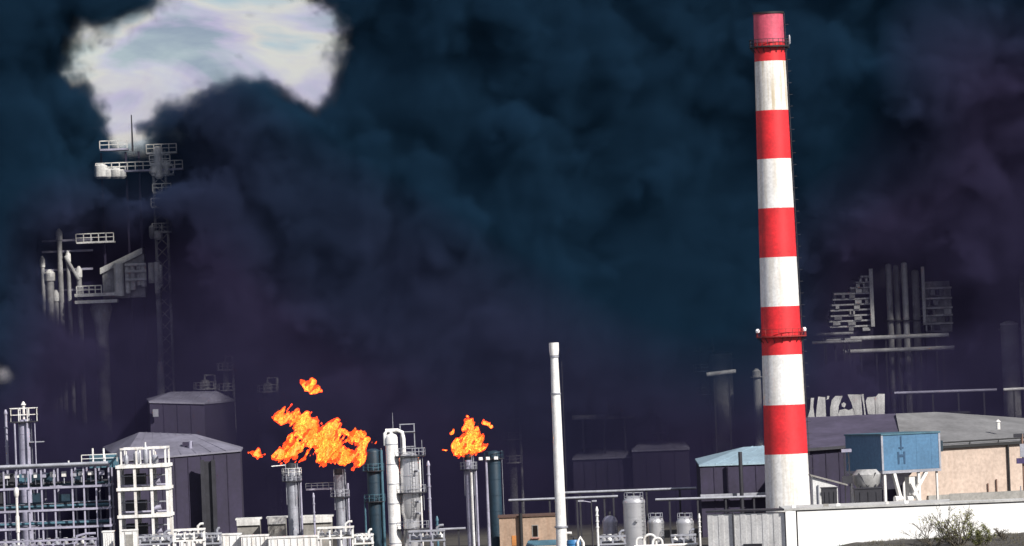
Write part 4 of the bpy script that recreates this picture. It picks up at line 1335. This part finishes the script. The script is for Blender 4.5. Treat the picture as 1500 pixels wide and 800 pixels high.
def build_far_units():
    Y = 1074.0
    # left louvred block
    b = W(1245, 440, Y)
    t = Thing('louvred_block', 'grey plant block with stepped floors seen through smoke right of the chimney', 'process block', (b.x, Y, 0))
    X = lambda u, v=440: W(u, v, Y).x - b.x
    Z = lambda v, u=1245: W(u, v, Y).z
    rnd = random.Random(8)
    lv = [(1262, 406), (1255, 414), (1246, 422), (1222, 430), (1220, 438), (1218, 446), (1216, 454), (1216, 462), (1214, 470), (1214, 478)]
    for i, (u0, v) in enumerate(lv):
        t.add('floor_slab', MB().box(((X(u0) + X(1276)) / 2, 3, Z(v, 1250)), (X(1276) - X(u0), 6, .3)), M_FARW)
        t.add('floor_wall', MB().box(((X(u0) + X(1276)) / 2 + .2, 3.4, Z(v, 1250) - .55), (X(1276) - X(u0) - .6, 5, .7)), M_FAR if i % 3 else M_DSTEEL)
        for k in range(2):
            uu = rnd.uniform(u0 + 3, 1270)
            t.add('unit', MB().box((X(uu), .1, Z(v, uu) - .55), (rnd.uniform(.6, 1.6), .8, .65)), rnd.choice((M_FARW, M_FAR)))
    for u0, v0 in ((1263, 404), (1247, 420), (1222, 428)):
        t.add('core_wall', MB().box(((X(u0) + X(1275)) / 2, 2.9 + (u0 - 1222) * .01, (Z(v0) + Z(482)) / 2), (X(1275) - X(u0), 4.0, Z(v0) - Z(482))), M_FAR)
    t.add('corner_column', MB().box((X(1277), -.3, Z(480) / 2 + Z(395) / 2), (.7, .9, Z(395) - Z(480))), M_FARW)
    t.add('support', MB().box((X(1250), 3, Z(482) / 2), (X(1276) - X(1220), 4, Z(482))), M_PURP)
    # columns in the middle
    for (u, w, vt, lab, m_) in ((1301, 9, 386, 'grey reactor column, left of the bright one in the smoke', M_FAR), (1312, 8, 388, 'dark grey reactor column touching the bright one in the smoke', mat('mid_grey_cladding', (.22, .22, .22), .7, var=.4)),
                                (1324, 9, 384, 'bright white reactor column in the smoke right of the chimney', M_FARW), (1340, 11, 395, 'dim grey reactor column right of the bright one in the smoke', mat('mid_grey_cladding', (.22, .22, .22)))):
        p = W(u, vt, Y)
        t3 = Thing('reactor_column', lab, 'column', (p.x, Y, 0))
        r = w * S(Y) / 2
        t3.add('shell', MB().lathe([(r, 0), (r, p.z - r * .5), (r * .7, p.z - .1), (r * .2, p.z)], 20), m_)
        for z in np.arange(28, p.z - 1, 3.0):
            t3.add('band', MB().ring(r + .02, z, .08, 20, h=.2), m_)
        t3.add('skirt_ring', MB().ring(r + .3, W(u, 470, Y).z, .6, 20, h=.3), M_DSTEEL)
    # right block
    b2 = W(1373, 440, Y)
    t4 = Thing('louvred_block', 'grey plant block with four floors right of the reactor columns', 'process block', (b2.x, Y, 0))
    for i, v in enumerate((422, 437, 451, 462, 474)):
        t4.add('floor_slab', MB().box((0, 3, Z(v, 1373)), (5.8, 6, .34)), M_FARW)
        t4.add('floor_wall', MB().box((.2, 3.4, Z(v, 1373) - .95), (5.2, 5, 1.4)), M_FAR)
        for k in range(3):
            t4.add('unit', MB().box((rnd.uniform(-2.2, 2.2), .1, Z(v, 1373) - .8), (rnd.uniform(.6, 1.4), .8, 1.0)), rnd.choice((M_FARW, M_FAR, M_DSTEEL)))
    t4.add('core_wall', MB().box((.1, 3.1, (Z(412, 1373) + Z(480, 1373)) / 2), (5.0, 4.0, Z(412, 1373) - Z(480, 1373))), M_FAR)
    t4.add('corner_column', MB().box((W(1353, 440, Y).x - b2.x, -.3, (Z(478) + Z(395)) / 2), (.6, .9, Z(395) - Z(478))), M_FARW)
    t4.add('support', MB().box((0, 3, Z(480) / 2), (5, 4, Z(480))), M_PURP)
    # pipe gantry beneath
    for (u0, u1, v, lab) in ((1205, 1390, 494, 'upper pale pipe run below the far plant blocks'), (1235, 1398, 513, 'lower pale pipe run below the far plant blocks')):
        pipe_line('far_pipe', lab, [W(u0, v + (1300 - u0) * .04, Y - 4), W(u1, v + (1300 - u1) * .04, Y - 4)], .42, M_FARW, supports=5)
    for (u0, u1, v, lab) in ((1190, 1262, 500, 'short pipe run joining the left far plant block'), (1195, 1250, 488, 'short upper pipe run at the left far plant block')):
        pipe_line('far_pipe', lab, [W(u0, v + (1250 - u0) * .04, Y - 5), W(u1, v + (1250 - u1) * .04, Y - 5)], .3, M_FAR, supports=2)


build_far_units()

# scattered tanks, roofs and pipes glimpsed low in the smoke
for (u, vt, w, Y, lab, m_) in ((1055, 514, 34, 1066, 'faint drum shaped tank in the smoke left of the lower chimney platform', M_FAR),
                               (1108, 540, 12, 1060, 'faint small white tank in the smoke beside the chimney', M_FARW),
                               (1478, 470, 26, 1064, 'faint upright tank in the smoke at the right edge', M_FAR),
                               (1496, 372, 10, 1064, 'faint bright column top in the smoke at the right edge', M_FARW)):
    p = W(u, vt, Y)
    t = Thing('storage_tank', lab, 'tank', (p.x, Y, 0))
    r = w * S(Y) / 2
    t.add('shell', MB().lathe([(r, 0), (r, p.z - .8)], 24), m_)
    t.add('roof', MB().lathe([(r * 1.03, p.z - .8), (r * 1.03, p.z - .5), (r * .3, p.z)], 24), M_FARW)
    t.add('wind_girder', MB().ring(r + .2, p.z - 1.6, .4, 24, h=.2), m_)
for (u, vt, w, Y, m_, lab) in ((300, 556, 16, 1068, M_FAR, 'faint stubby column in the smoke right of the rear violet shed'),
                              (330, 528, 8, 1068, M_FAR, 'faint slim column in the smoke between the rear shed and the flame puff'),
                              (392, 560, 14, 1066, M_FAR, 'faint column in the smoke left of the flame puff'),
                              (590, 590, 14, 1064, M_FAR, 'faint column in the smoke above the tall silver column'),
                              (748, 600, 12, 1064, M_FAR, 'faint column in the smoke between the slim flare and the white stack'),
                              (965, 590, 10, 1068, M_FAR, 'faint slim column in the smoke midway from white stack to chimney'),
                              (1030, 500, 14, 1068, M_FAR, 'faint column beside the drum shaped tank in the smoke')):
    p = W(u, vt, Y)
    r = w * S(Y) / 2
    t = Thing('far_column', lab, 'column', (p.x, Y, 0))
    t.add('shell', MB().lathe([(r, 0), (r, p.z - r * .6), (r * .7, p.z - .1), (r * .2, p.z)], 18), m_)
    for k, dv in enumerate((14, 44, 78)):
        z = W(u, vt + dv, Y).z
        d = t.add('platform', MB().ring(r + .6, z, 1.1, 18, h=.25), M_FARW)
        t.add('railing', railing_ring(r + 1.1, z + .12, 1.2, 10, .12), M_FARW, d)
    t.add('side_pipe', MB().path([(0, 0, p.z), (0, 0, p.z + .8), (r + .9, 0, p.z + .8), (r + .9, 0, 0)], .25), M_FARW)
for (u0, u1, ve, vr, Y, lab) in ((838, 925, 672, 658, 1056, 'faint low shed roof in the smoke right of the white stack'),
                                 (925, 1010, 660, 646, 1054, 'faint low shed roof between the white stack and the pale blue roof')):
    c_ = .04 * (u1 - u0)
    shed('far_shed', lab, 'shed', (W(u0, ve, Y), W(u1, ve - c_, Y)), (W(u0 + 14, vr, Y + 14), W(u1 - 10, vr - c_ * .8, Y + 14)), (W(u0, ve - 6, Y + 28), W(u1, ve - c_ - 6, Y + 28)), M_PURP, M_ROOFL)
pipe_line('far_pipe', 'faint pipe run in the smoke right of the white stack', [W(838, 612, 1062), W(930, 609, 1062)], .5, M_FAR, supports=3)
pipe_line('far_pipe', 'faint bright pipe run in the smoke left of the chimney at mid height', [W(1035, 549, 1058), W(1078, 544, 1058)], .45, M_FARW, supports=2)


# ------------------------------------------------------------------ flames
def vnoise(P, seed):
    """smooth value noise on an n x 3 array"""
    i = np.floor(P).astype(np.int64)
    f = P - i
    f = f * f * (3 - 2 * f)

    def h(a):
        n_ = (a[:, 0] * 73856093) ^ (a[:, 1] * 19349663) ^ (a[:, 2] * 83492791) ^ (seed * 2654435761)
        n_ = (n_ ^ (n_ >> 13)) * 1274126177
        return ((n_ ^ (n_ >> 16)) & 0xffff) / 65535.0
    out = 0
    for dx in (0, 1):
        for dy in (0, 1):
            for dz in (0, 1):
                w_ = (f[:, 0] if dx else 1 - f[:, 0]) * (f[:, 1] if dy else 1 - f[:, 1]) * (f[:, 2] if dz else 1 - f[:, 2])
                out = out + w_ * h(i + np.array([dx, dy, dz]))
    return out * 2 - 1


def fbm(P, seed, octv=3):
    o_, a_, k = 0, 1.0, 1.0
    for q in range(octv):
        o_ = o_ + a_ * vnoise(P * k + 17.3 * q, seed + q)
        a_ *= .55
        k *= 2.1
    return o_


TETS = ((0, 5, 1, 6), (0, 1, 2, 6), (0, 2, 3, 6), (0, 3, 7, 6), (0, 7, 4, 6), (0, 4, 5, 6))
COR = np.array([(0, 0, 0), (1, 0, 0), (1, 1, 0), (0, 1, 0), (0, 0, 1), (1, 0, 1), (1, 1, 1), (0, 1, 1)])


def iso_mesh(name, field, shape, org, h):
    """marching tetrahedra of field > 0"""
    nx_, ny_, nz_ = shape
    idx = np.arange(nx_ * ny_ * nz_).reshape(shape)
    fl = field.reshape(-1)
    cells = np.stack([idx[c[0]:nx_ - 1 + c[0], c[1]:ny_ - 1 + c[1], c[2]:nz_ - 1 + c[2]].reshape(-1) for c in COR], 1)
    ins = fl[cells] > 0
    cells = cells[ins.any(1) & ~ins.all(1)]
    tris = []
    for T in TETS:
        tt = cells[:, T]
        s_ = fl[tt] > 0
        cnt = s_.sum(1)
        for c in (1, 3):
            sub, ss = tt[cnt == c], s_[cnt == c]
            if len(sub) == 0:
                continue
            lone = np.argmax(ss if c == 1 else ~ss, 1)
            oth = np.array([[k for k in range(4) if k != q] for q in range(4)])[lone]
            a_ = np.take_along_axis(sub, lone[:, None], 1)
            o_ = np.take_along_axis(sub, oth, 1)
            tris.append(np.stack([np.concatenate([a_, o_[:, [k]]], 1) for k in range(3)], 1))
        sub, ss = tt[cnt == 2], s_[cnt == 2]
        if len(sub):
            od = np.argsort(~ss, 1, kind='stable')
            q = np.take_along_axis(sub, od, 1)
            e = lambda i, j: q[:, [i, j]]
            tris.append(np.stack([e(0, 2), e(0, 3), e(1, 3)], 1))
            tris.append(np.stack([e(0, 2), e(1, 3), e(1, 2)], 1))
    E = np.concatenate(tris, 0).reshape(-1, 2)
    E = np.sort(E, 1)
    ue, inv = np.unique(E, axis=0, return_inverse=True)
    inv = inv.reshape(-1)
    a_, b_ = fl[ue[:, 0]], fl[ue[:, 1]]
    tpar = (a_ / (a_ - b_))[:, None]
    pos = np.stack(np.unravel_index(np.arange(nx_ * ny_ * nz_), shape), 1) * h + org
    V = pos[ue[:, 0]] * (1 - tpar) + pos[ue[:, 1]] * tpar
    Fc = inv.reshape(-1, 3)
    ok = (Fc[:, 0] != Fc[:, 1]) & (Fc[:, 1] != Fc[:, 2]) & (Fc[:, 0] != Fc[:, 2])
    me = bpy.data.meshes.new(name)
    me.from_pydata(V.tolist(), [], Fc[ok].tolist())
    me.polygons.foreach_set('use_smooth', [True] * len(me.polygons))
    me.update()
    return me


def flame_material(name, ramp, vol_col, vol_str, amax, scale):
    """glowing gas: light given off through the depth of the flame, with streaky brighter sheets on its surface"""
    mm = bpy.data.materials.new(name)
    mm.use_nodes = True
    t_ = mm.node_tree
    for n_ in list(t_.nodes):
        t_.nodes.remove(n_)
    g_ = t_.nodes.new('ShaderNodeNewGeometry')
    mp_ = t_.nodes.new('ShaderNodeMapping')
    mp_.inputs['Rotation'].default_value = (0, math.radians(35), 0)
    mp_.inputs['Scale'].default_value = (1.0, 1.0, .45)
    t_.links.new(g_.outputs['Position'], mp_.inputs['Vector'])
    n1 = t_.nodes.new('ShaderNodeTexNoise')
    n1.inputs['Scale'].default_value = scale
    n1.inputs['Detail'].default_value = 1.5
    n1.inputs['Roughness'].default_value = .5
    n1.inputs['Distortion'].default_value = 1.6
    t_.links.new(mp_.outputs[0], n1.inputs['Vector'])
    r_ = t_.nodes.new('ShaderNodeValToRGB')
    el = r_.color_ramp.elements
    el[0].position, el[0].color = ramp[0]
    el[1].position, el[1].color = ramp[-1]
    for p_, c_ in ramp[1:-1]:
        e_ = el.new(p_)
        e_.color = c_
    t_.links.new(n1.outputs['Fac'], r_.inputs['Fac'])
    em = t_.nodes.new('ShaderNodeEmission')
    t_.links.new(r_.outputs['Color'], em.inputs['Color'])
    tr = t_.nodes.new('ShaderNodeBsdfTransparent')
    r2 = t_.nodes.new('ShaderNodeMapRange')
    r2.inputs['From Min'].default_value = .40
    r2.inputs['From Max'].default_value = .62
    r2.inputs['To Min'].default_value = .02
    r2.inputs['To Max'].default_value = amax
    t_.links.new(n1.outputs['Fac'], r2.inputs['Value'])
    ms = t_.nodes.new('ShaderNodeMixShader')
    t_.links.new(r2.outputs['Result'], ms.inputs['Fac'])
    t_.links.new(tr.outputs[0], ms.inputs[1])
    t_.links.new(em.outputs[0], ms.inputs[2])
    ev = t_.nodes.new('ShaderNodeEmission')
    ev.inputs['Color'].default_value = (*vol_col, 1)
    ev.inputs['Strength'].default_value = vol_str
    ou = t_.nodes.new('ShaderNodeOutputMaterial')
    t_.links.new(ms.outputs[0], ou.inputs['Surface'])
    t_.links.new(ev.outputs[0], ou.inputs['Volume'])
    return mm


M_FIRE = flame_material('outer_fire', [(.36, (.16, .006, .004, 1)), (.48, (.45, .028, .006, 1)), (.57, (.75, .085, .010, 1)), (.68, (.95, .20, .02, 1))], (1.0, .05, .004), .05, .36, .7)
M_CORE = flame_material('core_fire', [(.34, (.20, .008, .004, 1)), (.47, (.55, .055, .008, 1)), (.56, (.85, .17, .015, 1)), (.66, (1.1, .60, .14, 1))], (1.0, .30, .03), .055, .5, .8)


def flame(label, Y, blobs, holes, seed, warp=.8, h=.12):
    pts = np.array([list(W(u, v, Y)) for u, v, r in blobs])
    rs = np.array([r * S(Y) for u, v, r in blobs])
    lo = pts.min(0) - rs.max() - 1.2
    hi = pts.max(0) + rs.max() + 1.2
    lo[1], hi[1] = Y - 2.0, Y + 2.0
    shape = tuple(int(math.ceil((hi[i] - lo[i]) / h)) for i in range(3))
    G = np.stack(np.meshgrid(*[np.arange(n_) for n_ in shape], indexing='ij'), -1).reshape(-1, 3) * h + lo
    Q = G.copy()
    Q[:, 0] += warp * fbm(G * .7, seed, 3)
    Q[:, 2] += warp * fbm(G * .7 + 40, seed + 9, 3)
    f = np.full(len(G), -1.0)
    for p, r in zip(pts, rs):
        d = np.sqrt((Q[:, 0] - p[0]) ** 2 + ((Q[:, 1] - p[1]) * 1.1) ** 2 + (Q[:, 2] - p[2]) ** 2)
        f = np.maximum(f, 1 - d / (r * 1.2))
    for u, v, r in holes:
        p = W(u, v, Y)
        d = np.sqrt((Q[:, 0] - p.x) ** 2 + (Q[:, 2] - p.z) ** 2)
        f = np.minimum(f, (d / (r * S(Y)) - 1) * 1.0)
    # streaming: noise drawn out along the wind, up and to the right
    ca, sa = math.cos(.9), math.sin(.9)
    along = G[:, 0] * ca + G[:, 2] * sa
    across = -G[:, 0] * sa + G[:, 2] * ca
    R = np.stack([along * .45, G[:, 1] * 1.0, across * 1.5], 1)
    f = f + .58 * fbm(R, seed + 30, 3) - .12
    org = (lo + hi) / 2
    t_ = Thing('flame', label, 'flame', org)
    t_.add('outer_flame', iso_mesh('outer_flame', f.reshape(shape), shape, lo - org, h), M_FIRE)
    fc = f - .34 + .32 * fbm(R * 1.6 + 7, seed + 50, 2)
    t_.add('core', iso_mesh('core', fc.reshape(shape), shape, lo - org, h), M_CORE)
    return t_


flame('broad ragged orange flame blowing over the two left flare stacks', 886,
      [(376, 664, 6), (384, 665, 4), (402, 668, 5), (412, 666, 8), (425, 663, 11), (437, 655, 11), (447, 643, 12), (460, 640, 14), (475, 648, 15), (470, 664, 11), (485, 660, 12),
       (418, 614, 8), (430, 615, 10), (444, 617, 9), (457, 615, 6), (440, 630, 8), (452, 629, 9), (482, 632, 12), (495, 624, 7), (499, 617, 4), (503, 667, 9), (515, 672, 8), (526, 665, 9),
       (531, 652, 8), (526, 640, 7), (515, 636, 7), (488, 645, 10), (500, 636, 7)], [(506, 652, 9), (441, 647, 4)], 3)
flame('small detached puff of flame floating above the broad flame', 886, [(457, 561, 6), (451, 567, 6), (462, 567, 6), (444, 567, 4), (470, 568, 4), (457, 570, 5)], [], 14, .9)
flame('small upright orange flame on the slim flare stack', 880,
      [(670, 656, 7), (680, 656, 9), (692, 654, 10), (702, 654, 8), (686, 645, 9), (698, 643, 9), (690, 633, 8), (698, 630, 6), (688, 621, 6), (686, 611, 4), (708, 622, 5), (714, 625, 3), (660, 633, 3), (652, 659, 3)], [], 23, .6)


# ------------------------------------------------------------------ smoke
def build_smoke():
    ng = bpy.data.node_groups.new('smoke_field', 'GeometryNodeTree')
    ng.interface.new_socket('Geometry', in_out='OUTPUT', socket_type='NodeSocketGeometry')
    N = ng.nodes
    Lk = ng.links.new

    def put(sock, v):
        if isinstance(v, (int, float)):
            sock.default_value = v
        else:
            Lk(v, sock)

    def ma(op, a, b=0.0, clamp=False):
        n_ = N.new('ShaderNodeMath')
        n_.operation = op
        n_.use_clamp = clamp
        put(n_.inputs[0], a)
        put(n_.inputs[1], b)
        return n_.outputs[0]

    def step(v, a, b, lo=0.0, hi=1.0):
        n_ = N.new('ShaderNodeMapRange')
        n_.interpolation_type = 'SMOOTHSTEP'
        put(n_.inputs['Value'], v)
        n_.inputs['From Min'].default_value = a
        n_.inputs['From Max'].default_value = b
        n_.inputs['To Min'].default_value = lo
        n_.inputs['To Max'].default_value = hi
        return n_.outputs['Result']
    pos = N.new('GeometryNodeInputPosition').outputs[0]
    sx = N.new('ShaderNodeSeparateXYZ')
    Lk(pos, sx.inputs[0])
    x, y, z = sx.outputs

    def noise_(scale, detail, off, rough=.55, vec=None):
        v_ = N.new('ShaderNodeVectorMath')
        v_.operation = 'ADD'
        Lk(vec or pos, v_.inputs[0])
        v_.inputs[1].default_value = off
        n_ = N.new('ShaderNodeTexNoise')
        n_.inputs['Scale'].default_value = scale
        n_.inputs['Detail'].default_value = detail
        n_.inputs['Roughness'].default_value = rough
        Lk(v_.outputs[0], n_.inputs['Vector'])
        return n_
    # billowing displacement of space
    wn = noise_(.045, 4, (31, 7, 90))
    vm = N.new('ShaderNodeVectorMath')
    vm.operation = 'SUBTRACT'
    Lk(wn.outputs['Color'], vm.inputs[0])
    vm.inputs[1].default_value = (.5, .5, .5)
    vsn = N.new('ShaderNodeSeparateXYZ')
    Lk(vm.outputs[0], vsn.inputs[0])
    AMP = 17.0
    wx = ma('ADD', x, ma('MULTIPLY', vsn.outputs[0], AMP))
    wz = ma('ADD', z, ma('MULTIPLY', vsn.outputs[2], AMP))
    YR = 1075.0

    def ell(u, v, ru, rv, X_=wx, Z_=wz):
        """1 at the centre falling to 0 on the ellipse"""
        p = W(u, v, YR)
        s_ = S(YR)
        dx = ma('DIVIDE', ma('SUBTRACT', X_, p.x), ru * s_)
        dz = ma('DIVIDE', ma('SUBTRACT', Z_, p.z), rv * s_)
        return ma('SUBTRACT', 1.0, ma('SQRT', ma('ADD', ma('MULTIPLY', dx, dx), ma('MULTIPLY', dz, dz))))

    def mx_(vals):
        o_ = vals[0]
        for v_ in vals[1:]:
            o_ = ma('MAXIMUM', o_, v_)
        return o_
    # gap open to the sky at upper left, where the bank is also thinner
    gap = mx_([ell(215, 90, 150, 85), ell(300, 75, 130, 100), ell(395, 70, 118, 108), ell(445, 112, 52, 62), ell(192, 140, 62, 95), ell(345, -10, 120, 80)])
    bump = mx_([ell(362, 190, 100, 80), ell(265, 245, 105, 75), ell(170, 275, 90, 60), ell(110, -25, 170, 50), ell(40, 170, 90, 120)])
    gapf = ma('SUBTRACT', gap, ma('MULTIPLY', ma('MAXIMUM', bump, 0.0), .85))
    fn = noise_(.10, 6, (3, 50, 11), .68).outputs['Fac']
    fz = ma('SUBTRACT', fn, .5)
    gapf = ma('ADD', gapf, ma('MULTIPLY', fz, 2.2))
    small = ell(0, 545, 55, 55)
    gapm = ma('MAXIMUM', step(gapf, -.20, .24), step(ma('ADD', small, ma('MULTIPLY', fz, .9)), .1, .6))
    near_gap = step(ell(285, 70, 340, 185), 0, .4)
    # bays in the face of the smoke
    rag = ma('MULTIPLY', fz, 2.2)
    rg = lambda e_, a_, b_: step(ma('ADD', e_, rag), a_, b_)
    b_a = rg(ell(195, 240, 135, 95), -.1, .6)
    b_b = rg(ell(160, 395, 160, 115), -.1, .6)
    b_c = rg(ell(1305, 450, 200, 120), -.1, .6)
    bays = mx_([ma('MULTIPLY', b_a, 25.0), ma('MULTIPLY', b_b, 34.0), ma('MULTIPLY', b_c, 48.0),
                ma('MULTIPLY', rg(ell(235, 560, 180, 120), 0, .6), 24.0), ma('MULTIPLY', rg(ell(240, 470, 70, 190), 0, .6), 26.0),
                ma('MULTIPLY', rg(ell(420, 520, 160, 70), 0, .6), 16.0),
                ma('MULTIPLY', rg(ell(1400, 570, 280, 90), 0, .6), 22.0),
                ma('MULTIPLY', rg(ell(1070, 545, 120, 70), 0, .6), 18.0),
                ma('MULTIPLY', rg(ell(900, 640, 180, 60), 0, .6), 14.0)])
    clear = ma('SUBTRACT', 1.0, mx_([ma('MULTIPLY', b_a, .6), ma('MULTIPLY', b_b, .75), ma('MULTIPLY', b_c, .8)]))
    low = step(z, 24, 2, 0.0, 14.0)
    f0 = noise_(.022, 3, (70, 3, 5), .5).outputs['Fac']
    front = ma('ADD', ma('ADD', 1050.0, ma('MULTIPLY', ma('SUBTRACT', f0, .5), 30.0)), ma('ADD', bays, low))
    depth = ma('SUBTRACT', y, front)
    # rolling billows: rounded lobes with creases between them
    d3 = noise_(.042, 2, (9, 9, 2), .5).outputs['Fac']
    d4 = noise_(.11, 3, (40, 19, 72), .55).outputs['Fac']
    lobe = ma('ADD', ma('MULTIPLY', ma('ABSOLUTE', ma('SUBTRACT', d3, .5)), -58.0), ma('MULTIPLY', ma('ABSOLUTE', ma('SUBTRACT', d4, .5)), -30.0))
    depth = ma('ADD', ma('SUBTRACT', depth, lobe), -8.0)
    core = ma('MULTIPLY', step(depth, -1.0, 6.0), .5)
    wisp = noise_(.06, 4, (60, 20, 44), .62).outputs['Fac']
    thin = ma('MULTIPLY', ma('MULTIPLY', step(wisp, .40, .70), .07), ma('MULTIPLY', clear, step(y, 1036, 1058)))
    haze = ma('MULTIPLY', ma('MULTIPLY', step(y, 990, 1040, 0, .028), step(z, 60, 25, .2, 1.0)), ma('MULTIPLY', ma('ADD', .1, wisp), ma('SUBTRACT', 1.0, ma('MULTIPLY', mx_([b_a, b_b, b_c]), .75))))
    thin = ma('ADD', thin, haze)
    dens = ma('MULTIPLY', ma('ADD', core, thin), ma('SUBTRACT', 1.0, gapm))
    dens = ma('MULTIPLY', dens, step(ma('ADD', y, ma('MULTIPLY', near_gap, 34.0)), 1118, 1108))
    # fade at the back, top and ends so that the bank has no flat sides
    dens = ma('MULTIPLY', dens, step(ma('ABSOLUTE', x), 150, 138))
    dens = ma('MULTIPLY', dens, step(z, 140, 126))
    vc = N.new('GeometryNodeVolumeCube')
    Lk(dens, vc.inputs['Density'])
    vc.inputs['Min'].default_value = (-150, 988, -1)
    vc.inputs['Max'].default_value = (150, 1120, 140)
    vc.inputs['Resolution X'].default_value = 440
    vc.inputs['Resolution Y'].default_value = 64
    vc.inputs['Resolution Z'].default_value = 214
    sm = N.new('GeometryNodeSetMaterial')
    mm = bpy.data.materials.new('black_smoke')
    mm.use_nodes = True
    t_ = mm.node_tree
    for n_ in list(t_.nodes):
        t_.nodes.remove(n_)
    pv = t_.nodes.new('ShaderNodeVolumePrincipled')
    pv.inputs['Color'].default_value = (.10, .125, .25, 1)
    pv.inputs['Density'].default_value = 1.0
    pv.inputs['Density Attribute'].default_value = 'density'
    pv.inputs['Anisotropy'].default_value = 0.0
    # smoke colour runs from violet-grey low down to blue-black higher up
    g_ = t_.nodes.new('ShaderNodeNewGeometry')
    sp = t_.nodes.new('ShaderNodeSeparateXYZ')
    t_.links.new(g_.outputs['Position'], sp.inputs[0])

    def m2(op, a, b):
        n_ = t_.nodes.new('ShaderNodeMath')
        n_.operation = op
        for i_, v_ in ((0, a), (1, b)):
            if isinstance(v_, (int, float)):
                n_.inputs[i_].default_value = v_
            else:
                t_.links.new(v_, n_.inputs[i_])
        return n_.outputs[0]
    sw = m2('MULTIPLY', m2('SINE', m2('MULTIPLY', sp.outputs[0], .043), 0), 14.0)
    sw2 = m2('MULTIPLY', m2('SINE', m2('ADD', m2('MULTIPLY', sp.outputs[2], .11), m2('MULTIPLY', sp.outputs[0], .09)), 0), 7.0)
    def hump(x0, w_, amp):
        q_ = m2('DIVIDE', m2('SUBTRACT', sp.outputs[0], x0), w_)
        return m2('DIVIDE', amp, m2('ADD', 1.0, m2('MULTIPLY', m2('MULTIPLY', q_, q_), m2('MULTIPLY', q_, q_))))
    sw = m2('ADD', sw, m2('ADD', hump(-72.0, 26.0, -34.0), hump(92.0, 34.0, -44.0)))
    hgt = m2('ADD', m2('ADD', sp.outputs[2], sw), sw2)
    fac = m2('DIVIDE', m2('SUBTRACT', hgt, 14.0), 40.0)
    rr_ = t_.nodes.new('ShaderNodeValToRGB')
    rr_.color_ramp.elements[0].position, rr_.color_ramp.elements[0].color = .1, (.072, .064, .150, 1)
    rr_.color_ramp.elements[1].position, rr_.color_ramp.elements[1].color = .9, (.022, .068, .138, 1)
    t_.links.new(fac, rr_.inputs['Fac'])
    t_.links.new(rr_.outputs['Color'], pv.inputs['Color'])
    ou = t_.nodes.new('ShaderNodeOutputMaterial')
    t_.links.new(pv.outputs[0], ou.inputs['Volume'])
    sm.inputs['Material'].default_value = mm
    Lk(vc.outputs[0], sm.inputs['Geometry'])
    go = N.new('NodeGroupOutput')
    Lk(sm.outputs[0], go.inputs[0])
    # a box shell as the smoke bank's own mesh; the node group fills it
    me = MB().box((0, 1054, 69.5), (300, 132, 141)).mesh('smoke')
    me.materials.append(mm)
    o = bpy.data.objects.new('smoke', me)
    COL.objects.link(o)
    o['kind'] = 'stuff'
    o['label'] = 'bank of black smoke from the burning refinery'
    o['category'] = 'smoke'
    md = o.modifiers.new('smoke_field', 'NODES')
    md.node_group = ng


build_smoke()
